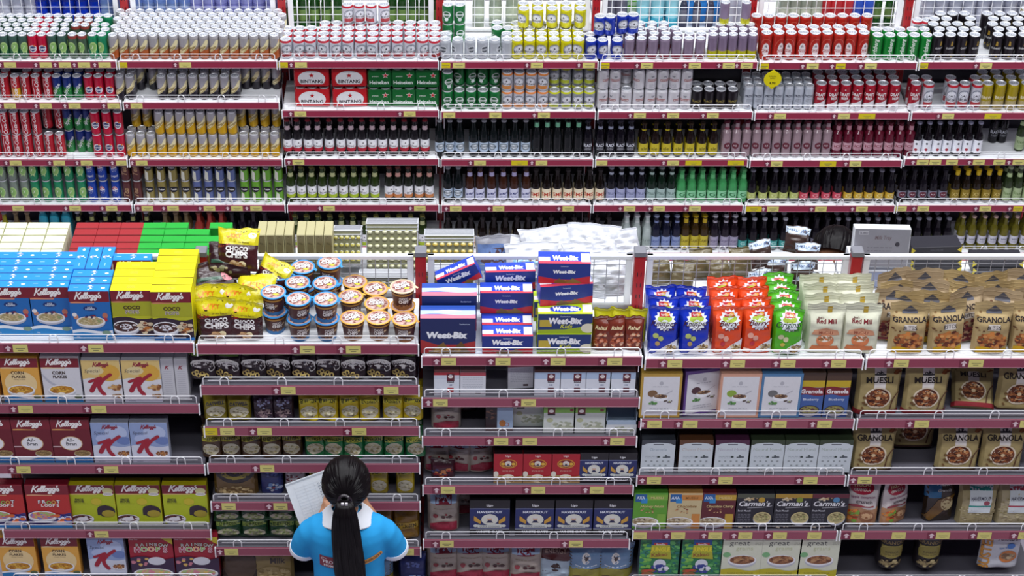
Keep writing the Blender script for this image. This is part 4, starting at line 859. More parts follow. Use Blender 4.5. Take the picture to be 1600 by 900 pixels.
def p_dadar(A):
    A.rect(0, .86, 1, 1, '#b0901c'); A.rect(0, .78, 1, .86, '#6c9440'); A.ell(.48, .52, .44, .16, '#dfdcdc', n=22); A.ell(.48, .49, .4, .13, '#2a1620', n=22)
    A.text('DAIRYNO', .48, .5, .12, '#e2dede', wmax=.72, bold=.04, arc=.04); A.stroke([(.85, .55), (.9, .35), (.75, .28), (.7, .38)], .03, '#d8d4d4')
    for x, y in ((.15, .2), (.3, .14), (.45, .2), (.6, .12), (.25, .26)): A.ring(x, y, .09, .08, .05, '#b09a5c')
def p_bagq(A): 
    A.rect(.1, .72, .9, 1, '#9fb4d0'); A.rect(.25, .7, .75, .95, '#7c1c30'); A.text('INSTANT', .5, .78, .06, '#e8dce0', wmax=.4, bold=.03); A.ell(.25, .42, .08, .06, '#8a3038'); A.bits(.6, .42, .14, .05, ['#7c1c28', '#3c1818'], 6, .06); A.poly([(.08, .04), (.92, .04), (.92, .26), (.5, .3), (.08, .2)], '#8c1c34'); A.lines(.2, .8, .6, 1, .04, '#7c6c58', .012)
def p_energy(A): A.rect(0, 0, 1, .55, '#a9bccc', n=6, top=.04); A.text('ENERGY', .5, .72, .1, '#b89c8c', wmax=.6, bold=.02); A.ell(.5, .35, .14, .12, '#3c2420')
def p_blueg(A): A.rect(0, .35, 1, 1, '#6c8cb0'); A.rect(0, 0, 1, .36, '#8a8434', n=6, top=.04); A.ell(.5, .62, .13, .13, '#e2dedc'); A.ell(.5, .64, .07, .08, '#3c2c2c'); A.stroke([(.2, .45), (.5, .38), (.8, .45)], .03, '#dce4ee'); A.lines(.3, .7, .1, 2, .05, '#c8c4a0', .015)
def p_hola(A):
    A.rect(0, .0, 1, .4, '#a87c58', n=6, top=.04); A.ell(.45, .82, .36, .13, '#a81c38', n=22); A.text('HOLA!', .45, .84, .07, '#e8d8a0', wmax=.5, bold=.04); A.text('GRANOLA', .45, .76, .05, '#f0e4d8', wmax=.5, bold=.03)
    A.text('apple cinnamon', .5, .62, .05, '#8c4c6c', wmax=.8); A.text('crunch', .55, .5, .08, '#3c2c34', wmax=.6); A.rect(.08, .42, .85, .46, '#8c2c34', n=6, top=.02); A.bits(.25, .22, .2, .14, ['#b84c1c', '#c87c2c', '#6c9434', '#7c3c1c'], 24, .08); A.ell(.68, .2, .24, .13, '#8c5c3c'); A.ell(.68, .22, .18, .08, '#c49c74')
def p_dark(A): A.rect(0, .55, .5, 1, '#1c5c88'); A.text('Toasted', .6, .8, .07, '#d8d8d0', wmax=.6, shear=.2); A.text('Granola', .6, .68, .06, '#d8d8d0', wmax=.6, shear=.2); A.poly([(0, .1), (.4, .5), (1, .62), (.7, .3), (.2, 0)], '#6c4c1c'); A.ell(.7, .4, .2, .16, '#c9b888')
def p_oatbag(bandc, word):
    def f(A):
        A.bits(.5, .4, .45, .36, ['#a89c74', '#8c8058', '#bcb08c'], 90, .035); A.rect(.25, .32, .82, .96, '#c9d0d4'); A.rect(.25, .82, .82, .9, bandc); A.rect(.25, .46, .82, .5, bandc); A.text(word, .54, .62, .08, '#2c2c44', wmax=.5, bold=.02); A.ell(.7, .56, .08, .05, '#8c3c4c'); A.rect(.2, .78, .2, .8, bandc)
    return f
def p_buster(A):
    A.rect(0, .86, 1, 1, '#cfd2dc'); A.rect(0, .78, 1, .88, '#b8a41c'); A.text('BUSTER', .24, .35, .16, '#c98a2c', rot=90, bold=.05); A.text('MULTIGRAIN', .65, .7, .06, '#4c3450', wmax=.56, bold=.04); A.text('PORRIDGE', .65, .62, .06, '#4c3450', wmax=.56, bold=.04)
    A.text('less sugar', .6, .45, .04, '#3c74b8', wmax=.5, rot=12); A.ell(.72, .5, .1, .06, '#3c74c0'); A.ell(.68, .26, .22, .13, '#c8742c'); A.ell(.68, .28, .18, .09, '#a08c6c'); A.bits(.68, .28, .15, .08, ['#c9b088', '#7c5c3c'], 24, .04)
def p_oatmilk(A): A.text('Oat', .6, .72, .12, '#33261c', bold=.03); A.text('Milk', .62, .56, .12, '#33261c', bold=.03); A.ell(.5, .28, .42, .2, '#a8925c'); A.bits(.5, .28, .4, .17, ['#8c7844', '#c0ac78'], 40, .06)
def p_print(A): A.poly([(.1, .35), (.9, .3), (.85, .6), (.15, .65)], '#9cc8dc'); A.ell(.55, .5, .15, .06, '#7c4c34'); A.ell(.7, .48, .1, .05, '#9c5c3c')
def p_candy(A): A.rect(.06, .08, .94, .84, '#6c84b4'); A.poly([(.1, .5), (.5, .75), (.9, .78), (.9, .5), (.5, .35)], '#5c4648'); A.rect(.08, .08, .92, .3, '#c4ccd8'); A.rect(.45, .1, .6, .3, '#8894b0')
def p_nutty(A): A.text('Rahul', .5, .66, .1, '#d8c8a0', wmax=.7, shear=.3); A.bits(.5, .35, .36, .26, ['#b8603c', '#8c3c24', '#d8b090', '#c8846c'], 30, .1)
def p_blank(A): A.lines(.3, .6, .5, 2, .05, '#c4c8d0', .01)
P_ = pouch
K['chips'] = P_('snack_bag', .17, .2, .06, '#2a1216', p_chips, seed=1, top='#c9bd14', wr=.003, material='foil'); K['chips2'] = P_('snack_bag', .19, .2, .06, '#2a1216', p_chips, style='pillow', seed=5, top='#c9bd14', wr=.003)
K['chipsb'] = P_('snack_bag', .2, .17, .06, '#c9bd14', lambda A: (A.rect(0, 0, 1, 1, '#c6ba18'), A.text('OKKY', .5, .4, .2, '#dd7c1c', wmax=.7, bold=.06)), style='pillow', seed=9, wr=.003)
K['chipsd'] = P_('snack_bag', .2, .17, .06, '#2a1216', lambda A: (A.rect(.1, .4, .75, .5, '#2c4c3c'), A.ell(.8, .5, .14, .16, '#b86c74'), A.bits(.4, .25, .3, .1, ['#6c6a48', '#8c8058'], 8, .06)), style='pillow', seed=11, wr=.003)
for i in range(2):
    K['kn_b%d' % i] = P_('cereal_bag', .134, .225, .07, '#1430b0', p_knusper('Knusper', '#3c2434', '#1430b0'), p=4, seed=20+i, wr=.002)
    K['kn_o%d' % i] = P_('cereal_bag', .134, .225, .07, '#d8481c', p_knusper('Berry', '#5c1c24', '#d8481c', ('#d89c8c', '#b02838')), p=4, seed=24+i, wr=.002)
    K['kn_g%d' % i] = P_('cereal_bag', .134, .22, .07, '#4ca81c', p_knusper('Original', '#2c4430', '#4ca81c', ('#c8c49c', '#c8b43c')), p=4, seed=28+i, wr=.002)
    K['bob%d' % i] = P_('muesli_bag', .165, .235, .07, '#c8c8b4', p_bob, p=3.5, seed=33+i, material='kraft', wr=.002, seal=.16)
    K['bit_a%d' % i] = P_('granola_pouch', .165, .24, .075, '#a89268', p_bites(), seed=40+i, material='kraft', wr=.0022, seal=.2); K['bit_b%d' % i] = P_('granola_pouch', .165, .25, .075, '#a08c70', p_bites(False), seed=44+i, material='kraft', wr=.0022, seal=.2)
K['nutty'] = P_('snack_bag', .085, .16, .05, '#6c2a1c', p_nutty, seed=50); K['nuttyy'] = P_('snack_bag', .085, .17, .05, '#b8b41c', None, seed=51)
for i in range(3): K['dad%d' % i] = P_('cereal_bag', .125, .15, .055, '#21141c', p_dadar, seed=60+i, wr=.003)
for i in range(2):
    K['en_y%d' % i] = P_('cereal_sachet_pack', .096, .155, .05, '#c0a820', p_name('ENERGEN', '#d0c23c', '#2c3424', .58), seed=64+i, wr=.003)
    K['en_br%d' % i] = P_('cereal_sachet_pack', .098, .15, .05, '#4a3420', p_name('ENERGEN', '#b8b03c', '#2c2c1c', .58), seed=67+i, wr=.003); K['en_g%d' % i] = P_('cereal_sachet_pack', .098, .15, .05, '#1f7040', p_name('ENERGEN', '#c4c44c', '#1c4c2c', .55), seed=70+i, wr=.003)
    K['en_gl%d' % i] = P_('cereal_sachet_pack', .13, .12, .06, '#1f4c2c', p_name('ENERGEN', '#8a9c4c', '#2c3c24', .62, food=('#8c9c5c', '#a8ac7c', '#6c8044')), style='pillow', seed=73+i, wr=.003)
K['oatw'] = P_('oat_pack', .11, .15, .05, '#8f8024', p_name('OATWELL', None, '#3c3c44', .5), seed=76, wr=.003); K['drk'] = P_('oat_pack', .1, .15, .05, '#2c1c28', lambda A: (A.bits(.5, .6, .3, .16, ['#8c90b0', '#5c4c6c'], 20, .07), A.bits(.5, .25, .36, .16, ['#6c5860', '#8c7878'], 30, .07)), seed=77, wr=.003)
K['amber'] = P_('cereal_sachet_pack', .125, .19, .06, '#7a5818', p_name('ENERGEN', '#a8882c', '#3c2c10', .3, bowl=False), seed=78, wr=.003); K['enyb'] = P_('cereal_sachet_pack', .088, .16, .05, '#a8921c', p_name('ENERGEN', '#d0c23c', '#2c3424', .68, rot=2), seed=79, wr=.0015)
K['ombig'] = P_('oat_pack', .21, .19, .06, '#6c5228', lambda A: (A.ell(.5, .8, .48, .42, '#241c20', n=26), A.ell(.5, .84, .42, .36, '#94841c', n=26), A.text('Oat Milk', .32, .75, .08, '#2c281c', bold=.03, wmax=.3), A.text('Oat Milk', .7, .75, .08, '#2c281c', bold=.03, wmax=.3), A.bits(.5, .16, .44, .12, ['#9c8458', '#b8a070'], 30, .04)), seed=80, style='stand')
K['navy'] = P_('oat_pack', .11, .17, .05, '#1c2a68', lambda A: (A.bits(.5, .7, .3, .1, ['#5c6cb0'], 10, .06), A.bits(.6, .25, .3, .12, ['#c8ccd8', '#8c3c44', '#6c8cc0'], 20, .08)), seed=81); K['rw'] = P_('oat_pack', .1, .17, .05, '#b8b0b4', lambda A: A.bits(.5, .5, .4, .4, ['#8c1c2c', '#e0dce0', '#5c2430'], 40, .06), seed=82)
K['brn'] = P_('oat_pack', .17, .2, .06, '#3a2a1c', lambda A: A.ell(.5, .5, .4, .4, '#54402c', n=24), seed=83); K['omilk'] = P_('oat_pack', .16, .2, .06, '#94804a', p_oatmilk, seed=84)
for i in range(2): K['bagq%d' % i] = P_('oat_bag', .14, .2, .08, '#9c9088', p_bagq, p=2.6, seed=86+i, wr=.003)
K['darkr'] = P_('oat_bag', .15, .14, .07, '#3a1420', lambda A: A.bits(.5, .4, .4, .2, ['#a8683c', '#7c1c1c', '#3c3c5c'], 16, .1), seed=88)
K['energy'] = P_('oat_bag', .15, .2, .06, '#4a1c1c', p_energy, seed=89, wr=.004); K['blueg'] = P_('oat_bag', .15, .2, .06, '#5c4a2c', p_blueg, seed=90, wr=.003)
K['mues_k'] = P_('muesli_pouch', .2, .25, .06, '#a08f62', p_kraft('MUESLI', red=True), p=4, seed=92, material='kraft', wr=.0015); K['gran_k'] = P_('granola_pouch', .2, .25, .06, '#a08f62', p_kraft('GRANOLA'), p=4, seed=93, material='kraft', wr=.0015)
K['kraft0'] = P_('muesli_pouch', .2, .25, .06, '#8f7f52', None, p=4, seed=94, material='kraft')
K['hola'] = P_('granola_bag', .155, .25, .065, '#cfc6c4', p_hola, seed=95); K['darkg'] = P_('granola_bag', .15, .24, .065, '#2c2018', p_dark, seed=96); K['oatc'] = P_('oat_bag', .185, .24, .08, '#9c8f68', p_oatbag('#2c8c84', 'HAVERMOUT'), p=5, seed=97); K['oatr'] = P_('oat_bag', .2, .24, .08, '#a89c7c', p_oatbag('#a03848', 'HAVERMOUT'), p=5, seed=98)
K['buster'] = P_('porridge_bag', .18, .25, .06, '#c6c8cf', p_buster, seed=99)
for i in range(4): K['wbag%d' % i] = P_('snack_bag', .25, .17, .05, '#b9bbc3', p_blank if i else p_print, style='pillow', seed=110+i, wr=.007)
K['candy'] = P_('sweet_bag', .16, .19, .04, '#9a9aa2', p_candy, style='pillow', seed=115, wr=.003)
K['kiss'] = P_('sweet_bag', .11, .14, .05, '#5c5238', None, style='pillow', seed=116, wr=.003); K['hersh'] = P_('sweet_bag', .11, .13, .04, '#3c2c28', lambda A: (A.rect(0, .72, 1, .98, '#b9c8dc'), A.text("HERSHEY'S", .5, .8, .1, '#2c4c7c', wmax=.84, bold=.04)), style='pillow', seed=117, wr=.003)
K['hair_bag'] = None
# cups with peel lids
def cup_kind(rim):
    mb = MB(); mb.lathe([(.042, 0, '#2f6fa8' if rim[1] == '3' else '#8a5a34'), (.0425, .018, '#4a1e18'), (.052, .088, '#4a1e18'), (.0535, .09, '#4a1e18'), (.0535, .096, '#341714')], 28)
    mb.lathe([(.0005, .0005, '#341714'), (.042, 0, '#4a1e18')], 28)
    rf = lambda z: .0425+.0095*min(1, max(0, (z-.012)/.076))
    def wp(u, v, e): z = .012+v; r = rf(z)+e+.0003; a = -pi/2+u/.05; return (r*cos(a), r*sin(a), z)
    A = FineArt(mb, .14, .076, wp, .00012); A.base = .0005; A.fine = .011
    A.rect(0.05, .86, .95, .98, '#b07c2c', n=12); A.text('CHOCO', .5, .6, .15, '#e8e2e0', wmax=.3, bold=.04); A.text('CHIPS', .5, .34, .22, '#e8e2e0', wmax=.34, bold=.06); A.bits(.72, .5, .06, .12, ['#a87c50', '#d8c09c'], 8, .03); A.bits(.45, .14, .2, .08, ['#7c4c2c', '#a87850'], 12, .03)
    body = mb.mesh('cereal_cup', 'carton')
    L = MB(); L.lathe([(.0555, .0955, rim), (.0575, .098, rim), (.056, .1005, rim), (.0505, .1012, rim), (.0495, .0998, '#b89890'), (.0003, .0998, '#b89890')], 32)
    L.face([(.05, -.012, .1002), (.066, -.02, .097), (.07, -.008, .0965), (.053, .004, .1002)], rim)
    A = Art(L, .1, .1, lambda u, v, e: (u, v-.05, .1+e))
    A.bits(.5, .5, .42, .42, ['#8c5450', '#c09088', '#d8b8b0', '#74403c', '#a06c60'], 70, .06); A.bits(.68, .35, .1, .08, ['#c9c04c'], 5, .06)
    A.text('CHOCO', .45, .6, .16, '#4a2c28', wmax=.62, bold=.12, rot=20); A.text('CHIPS', .52, .38, .2, '#4a2c28', wmax=.7, bold=.12, rot=20); A.text('CHOCO', .45, .6, .16, '#e2e0e2', wmax=.62, bold=.06, rot=20); A.text('CHIPS', .52, .38, .2, '#e2e0e2', wmax=.7, bold=.06, rot=20)
    return ('cereal_cup', [('cereal_cup', body, None), ('peel_lid', L.mesh('peel_lid', 'foil'), 0)])
K['cup_b'] = cup_kind('#3a8ccc'); K['cup_o'] = cup_kind('#dba046'); K['cup_c'] = cup_kind('#e0c8a4')
def tin_kind():
    mb = MB(); mb.lathe([(.0005, .0, '#1a1418'), (.06, 0, '#1a1418'), (.062, .01, '#1a1418'), (.066, .19, '#1a1418'), (.067, .2, '#b0a050'), (.066, .215, '#1a1418'), (.06, .22, '#2a2428'), (.0005, .22, '#2a2428')], 28)
    A = FineArt(mb, .18, .2, cyl_warp(lambda v: .0655), .00012); A.base = .0005; A.fine = .014; A.text('GRANOLA', .5, .8, .1, '#8c7440', wmax=.8, bold=.02); A.rect(.18, .38, .8, .74, '#8c8038', n=12); A.ring(.49, .56, .33, .2, .01, '#b8ac5c'); A.text('SUPERIOR', .49, .52, .05, '#3a2f14', wmax=.5); A.lines(.3, .7, .46, 1, .04, '#4a4020', .015); A.bits(.5, .2, .34, .1, ['#8c7c54', '#b8a878', '#5c4c34'], 46, .05)
    return ('granola_tin', [('granola_tin', mb.mesh('granola_tin', 'carton'), None)])
K['tin'] = tin_kind()
# transparent sweet tray: clear box holding rows of wrapped sweets
def tray_kind(w_, d_, h_, nx, nz, c1, c2, lean=True):
    mb = MB(); mb.box(-w_/2, w_/2, -d_/2, d_/2, 0, h_, '#b4b6bc', ch=.003, cols={'front': '#77775c'})
    for k in range(5): mb.box(-w_/2+.004, w_/2-.004, -d_/2+d_*(k+.35)/5.4, -d_/2+d_*(k+.55)/5.4, h_, h_+.001, '#85878f')
    for k in range(3): mb.box(-w_/2-.002, w_/2+.002, -d_/2-.002, d_/2+.002, h_-.004-k*.012, h_-.001-k*.012, '#d2d4da')
    R = random.Random(nx*7+nz)
    for i in range(nx):
        for j in range(nz):
            x = -w_/2+w_*(i+.5)/nx; z = h_*.04+h_*.84*(j+.5)/nz; r = min(w_/nx, h_/nz)*.42
            mb.lathe([(.0002, z-r*.6, c2), (r*.8, z-r*.35, c1), (r, z, c1), (r*.75, z+r*.4, c2), (.0002, z+r*.62, c1)], 8, cx=x, cy=-d_/2-.001)
    lid = MB(); lid.box(-w_/2-.003, w_/2+.003, -d_/2-.018, d_/2+.003, -.001, .004, '#e9ebef'); 
    return ('sweet_tray', [('sweet_tray', mb.mesh('sweet_tray', 'foil', smooth=False), None), ('rim', lid.mesh('rim', 'clear', smooth=False), 0)])
K['tray_w'] = tray_kind(.24, .14, .17, 7, 6, '#d0cfae', '#a8a874'); K['tray_g'] = tray_kind(.23, .14, .2, 7, 6, '#b39a3c', '#dcd2a0'); K['tray_s'] = tray_kind(.13, .14, .11, 5, 4, '#a9a04c', '#d8d8c0')
BLUE_T = '#1c84dc'
def t_kel(A): A.rect(.0, .0, 1, .04, '#1460a8'); A.bits(.52, .5, .06, .3, ['#d0dcec', '#7c94cc', '#e8ecf4'], 9, .04); A.ell(.85, .45, .05, .11, '#e6eef6'); A.rect(.12, .5, .24, .56, '#9cc8f0')
def t_yel(A): A.rect(.0, .0, 1, .03, '#a8a00c'); A.text('COCO', .5, .35, .3, '#b09a3c', wmax=.2, bold=.06)
def cb(key, name, *a, **k): K[key] = carton(name, *a, **k)
KW, KH, KD = .178, .258, .056
cb('rice', 'cereal_box', KW, KD, KH, BLUE_T, k_rice, top_art=t_kel); cb('coco', 'cereal_box', KW, KD, KH, '#e0d800', k_coco, top_art=t_yel)
cb('cornh', 'cereal_box', KW-.005, KD, KH-.012, '#d89a3c', k_corn(True), cols={'top': '#a8781c'}); cb('cornw', 'cereal_box', KW-.005, KD, KH-.012, '#c8c8d0', k_corn(False), cols={'top': '#b8b0b8'})
cb('spk', 'cereal_box', KW-.005, KD, KH-.026, '#c4c4cc', k_special(), cols={'top': '#b0b0b8'}); cb('spkb', 'cereal_box', KW-.005, KD, KH-.026, '#b8bcd0', k_special(mid=None), cols={'top': '#a0a4b4'})
cb('spks', 'cereal_box', .058, .16, KH-.03, '#c6c6cc', lambda A: (A.text('K', .5, .76, .08, '#8c1c34', bold=.06, shear=.3), A.lines(.2, .8, .7, 12, .05, '#9a9aa8', .008)))
cb('bran', 'cereal_box', KW, KD, KH-.008, '#5c1420', k_bran); cb('loops', 'cereal_box', KW+.025, KD, KH, '#7a1526', k_loops); cb('emoji', 'cereal_box', KW+.032, KD, KH-.02, '#c6b818', k_emoji); cb('rainb', 'cereal_box', KW+.032, KD, KH-.0, '#8c1c2c', k_rainbow)
cb('weet', 'wheat_biscuit_box', .225, .085, .095, '#1c3cb0', k_weet(small=True), top_art=t_weet()); cb('weetl', 'wheat_biscuit_box', .24, .085, .105, '#a9c41c', k_weet(True, True), top_art=t_weet(True)); cb('weetb', 'wheat_biscuit_box', .245, .1, .19, '#23469c', k_big, top_art=t_big)
cb('weett', 'wheat_biscuit_box', .235, .095, .115, '#1c3cb0', k_weet(), top_art=t_weet())
cb('quak', 'oat_box', .115, .06, .13, '#7c6c74', k_quaker, cols={'top': '#5c3c3c'}); cb('quakr', 'oat_box', .115, .06, .13, '#8c3c44', k_quaker_r, cols={'top': '#8a5c5c'}); cb('qback', 'oat_box', .115, .06, .13, '#a8a8b0', k_qback, cols={'top': '#7c5c60'})
cb('qgr', 'oat_box', .145, .07, .15, '#7cab4c', k_qgreen, cols={'top': '#4c7434'}); cb('qdk', 'oat_box', .125, .07, .14, '#3a2428', k_qdark)
cb('ligo', 'oat_box', .135, .06, .175, '#8c1420', k_ligo, cols={'top': '#241418'}); cb('havs', 'oat_box', .135, .06, .18, '#1c1a20', k_haver, cols={'top': '#1c1a20'}); cb('hav', 'oat_box', .19, .07, .22, '#1c1a20', k_haver, cols={'top': '#1c1a20'})
for q, (bc, ex) in enumerate((('#b8943c', '#7c5c3c'), ('#5c3c84', '#4c2c34'), ('#d09c84', '#8aa83c'), ('#4c7ca8', '#6c6c6c'))): cb('mu%d' % q, 'muesli_box', .185, .07, .25, bc, k_muesli(bc, extra=ex))
cb('grb', 'granola_box', .11, .06, .25, '#4a3424', k_granblue)
for q, (bc, nm, ik) in enumerate((('#3c4048', 'Granola', '#8ca0b0'), ('#5c3a24', 'Choco Muesli', '#c0b0a4'), ('#4c2440', 'Natural Muesli', '#b0a8b8'), ('#34402c', 'Natural Muesli', '#9cac9c'))): cb('na%d' % q, 'muesli_box', .155, .085, .19, bc, k_natural(bc, nm, ik))
cb('nd0', 'muesli_box', .16, .06, .22, '#4c8c2c', k_nordic('#5c9c2c', '#7cac3c', 'Honey Nuts')); cb('nd1', 'muesli_box', .16, .06, .22, '#c08c4c', k_nordic('#c9b88c', '#c8843c', 'Chocolate', '#8c5c1c')); cb('nd2', 'muesli_box', .16, .06, .22, '#6c2428', k_nordic('#5c1c24', '#c09c34', 'Chocolate Cherry'))
for q, (ac, se) in enumerate((('#4c5040', '#b8942c'), ('#a8842c', '#7c8c2c'), ('#5c1c2c', '#4c84b0'))): cb('ca%d' % q, 'muesli_box', .175, .06, .215, '#24242c', k_carman(ac, se))
cb('jung', 'muesli_box', .19, .07, .27, '#5c6c74', k_jungle, cols={'top': '#5a5a64'}); cb('great', 'cereal_box', .19, .07, .27, '#c8ccb4', k_great)
def pack_bintang(A): A.rect(0, 0, 1, 1, '#b81c24'); A.ell(.5, .42, .42, .46, '#dddbe0', n=26); A.rect(.05, 0, .95, .12, '#b81c24'); A.star(.5, .62, .09, '#b01c24'); A.rect(.12, .18, .88, .42, '#e2e0e4'); A.text('BINTANG', .5, .2, .18, '#1c1a24', wmax=.74, bold=.04)
def pack_hei(A): A.rect(0, 0, 1, 1, '#12602c'); A.text('Heineken', .48, .18, .2, '#e6eeea', wmax=.9, bold=.04); A.star(.78, .68, .16, '#e6dcdc'); A.star(.78, .68, .12, '#c01c24'); A.text('premium', .3, .6, .08, '#c8dccc', wmax=.3)
def sixpack(name, w_, d_, h_, col, art, top):
    mb = MB(); mb.box(-w_/2, w_/2, -d_/2, d_/2, 0, h_*.92, col, ch=.008, cols={'top': top})
    art(Art(mb, w_-.014, h_*.9, lambda u, v, e: (u, -d_/2-e-.0002, v+.004)))
    L = MB()
    n = max(2, round(w_/.066))
    for i in range(n):
        for j in range(2): L.lathe([(.029, h_*.915, '#c8ccd4'), (.0275, h_*.97, '#e2e5ea'), (.0245, h_*.965, '#b0b4bc'), (.0003, h_*.965, '#d0d4da')], 14, cx=-w_/2+w_*(i+.5)/n, cy=-d_/4+j*d_/2)
    return (name, [(name, mb.mesh(name, 'foil', smooth=False), None), ('can_top', L.mesh('can_top', 'lid'), 0)])
K['pk_b'] = sixpack('beer_multipack', .2, .13, .125, '#a81820', pack_bintang, '#5c141c'); K['pk_h'] = sixpack('beer_multipack', .135, .13, .12, '#12582a', pack_hei, '#0f4824')
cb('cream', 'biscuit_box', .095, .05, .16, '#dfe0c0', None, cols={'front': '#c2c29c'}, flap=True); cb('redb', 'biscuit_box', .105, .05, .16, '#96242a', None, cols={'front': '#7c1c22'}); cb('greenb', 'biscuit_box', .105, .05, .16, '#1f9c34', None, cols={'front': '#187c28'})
cb('goldb', 'chocolate_box', .05, .12, .145, '#b0a87c', lambda A: (A.rect(.1, .03, .9, .97, '#786d48'), A.bits(.5, .5, .36, .44, ['#7c7048', '#5c5234', '#8c8058'], 24, .09)), cols={'top': '#aaa37c'})
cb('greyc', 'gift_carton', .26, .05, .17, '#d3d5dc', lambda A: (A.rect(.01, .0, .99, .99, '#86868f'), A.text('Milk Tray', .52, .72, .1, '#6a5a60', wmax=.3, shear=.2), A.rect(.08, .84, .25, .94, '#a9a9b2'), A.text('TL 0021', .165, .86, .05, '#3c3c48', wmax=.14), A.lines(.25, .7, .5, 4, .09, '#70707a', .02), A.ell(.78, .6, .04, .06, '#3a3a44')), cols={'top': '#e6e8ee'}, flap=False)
cb('blackb', 'chocolate_box', .24, .1, .035, '#1e1c26', lambda A: (A.poly([(0, .0), (.09, .5), (0, 1)], '#c9b82c'), A.poly([(1, .0), (.91, .5), (1, 1)], '#c9b82c'), A.text('MAGNUM', .5, .35, .3, '#4c4a54', wmax=.25)), flap=False)
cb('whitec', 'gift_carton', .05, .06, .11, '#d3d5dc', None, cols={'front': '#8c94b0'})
# ---------------- placing ----------------
CATS = {'can': 'can', 'bottle': 'bottle', 'box': 'box', 'bag': 'bag', 'pouch': 'pouch', 'pack': 'pack', 'cup': 'cup', 'multipack': 'multipack', 'tin': 'tin', 'tray': 'tray', 'jar': 'jar', 'carton': 'box'}
USED = set()
def spread_px(a, b, n): return [a+(b-a)*i/max(n-1, 1) for i in range(n)]
def lbl(desc, i, n, r, R_, where, layer=None):
    p = []
    if n > 1: p.append('%s from left' % ordn(i))
    if R_ > 1 or layer: 
        q = []
        if layer: q.append(layer)
        if R_ > 1: q.append('%s row' % (('front',)+tuple(ORD[1:]))[r])
        p.append(' '.join(q))
    s = ', '.join([desc]+p+[where])
    if len(s.split()) > 16: s = ', '.join([' '.join(desc.split()[:4])]+p+[where])
    while s in USED: s = s+' again'
    USED.add(s); return s
def blk(keys, pxs, z, desc, where, rows=1, yf=YB, y0=.05, dy=.068, layers=1, zl=None, skip=(), jit=.0, rz=.0, tilt=0, stag=0, hz=.07, only=None, scale=1.0, layer=None, dx=0):
    """rows of one product: pxs = picture columns of the front row; rows step straight back from it"""
    if isinstance(pxs, tuple): pxs = spread_px(*pxs)
    keys = keys if isinstance(keys, (list, tuple)) else [keys]; n = len(pxs); R = random.Random(int(pxs[0]*7)+int(z*1000)+len(desc))
    for L in range(layers):
        for r in range(rows):
            for i, px in enumerate(pxs):
                if (i, r, L) in skip or (i, r) in skip: continue
                y = yf+y0+dy*r; x = Xat(px, yf+y0, z+hz)+(stag if r % 2 else 0)+dx*r
                k = K[R.choice(keys)]
                put(k, (x+R.uniform(-jit, jit), y+R.uniform(-jit, jit)*1.2, z+.0014+abs(sin(tilt))*.035+(L*zl if L else 0)), (tilt, 0, R.uniform(-rz, rz)),
                    lbl(desc, i, n, r, rows, where, layer or (('lower', 'upper', 'top')[L] if layers > 1 else None)), CATS.get(k[0].split('_')[-1], 'pack'), '%s on the %s' % (desc, where), scale)
B = SHB
# ---- rear gondola, first (top) shelf ----
z = B[0][0]; W1 = 'top rear shelf'
blk('greenlid', [-23, -8, 7, 22, 37], z, 'green and navy soda can', W1, rows=5, dy=.058, stag=.02, rz=.4); blk('fanta', [52, 67], z, 'pink-red soda can', W1, rows=5, dy=.058, stag=.01, rz=.5)
blk('greenlid', [82, 98], z, 'dark green lemon soda can', W1, rows=5, dy=.058, stag=.01, rz=.4); blk('redrim', [115, 130], z, 'red-rimmed green soda can', W1, rows=5, dy=.058, stag=.01, rz=.4, skip={(0, 1), (1, 1)}); blk('limecan', [146, 161], z, 'bright green soda can', W1, rows=5, dy=.058, stag=.01, rz=.4, skip={(1, 3)})
blk('tonic_o', (178, 429, 17), z, 'silver and orange tonic can', W1, rows=7, dy=.0495, y0=.044, stag=.026, rz=.5)
z = B[2][0]
blk('bin_w', (447, 679, 13), z, 'white red-rimmed beer can', W1, rows=4, dy=.067, jit=.003, rz=.5, skip={(0, 3), (1, 3), (2, 3)}); blk('bin_w', [543, 561, 580, 600], z+.117, 'white beer can stacked on top', W1, y0=.05+.067*3, rz=.7)
blk('hei_s', (696, 792, 6), z, 'plain silver beer can', W1, rows=2, dy=.067, rz=1.5, skip={(1, 1), (2, 1), (3, 1), (4, 1)}); blk('hei_g', [700, 718], z, 'green beer can by upright', W1, y0=.25, layers=2, zl=.117, rz=.3); blk('hei_g', [777, 794], z, 'green beer can behind silver ones', W1, rows=2, y0=.19, dy=.067, rz=.9, skip={(1, 1)})
blk('bin_y', (808, 904, 6), z, 'bright yellow beer can', W1, rows=4, dy=.067, rz=.5); blk('bin_y', (818, 907, 5), z+.117, 'yellow beer can stacked on top', W1, y0=.05+.067*2.2, rows=2, dy=.068, rz=.9)
z = B[4][0]
blk('bin_b', [923, 941, 964], z, 'blue beer can', W1, rows=2, rz=.4, dy=.067); blk('bin_b', [937, 953], z+.117, 'blue beer can stacked left', W1, y0=.11, rz=1); blk('bin_b', [972, 989], z+.117, 'blue beer can stacked right', W1, y0=.13, rz=1)
blk('wine_r', (983, 1094, 7), z, 'purple can with red base', W1, rows=4, dy=.062, stag=.01, rz=2, skip={(4, 3), (5, 3), (6, 3), (5, 2), (6, 2)}); blk('wine_y', (1113, 1175, 5), z, 'purple can with yellow base', W1, rows=3, dy=.062, stag=.008, rz=2, skip={(0, 2)}); blk('wine_y', [1132, 1165], z+.125, 'stacked purple can', W1, y0=.2, rz=2)
z = B[5][0]
blk('anker', (1196, 1347, 9), z, 'tall red beer can', W1, rows=2, dy=.066, rz=.5); blk('anker', (1180, 1352, 10), z, 'tall red beer can at back', W1, y0=.26, rz=.7)
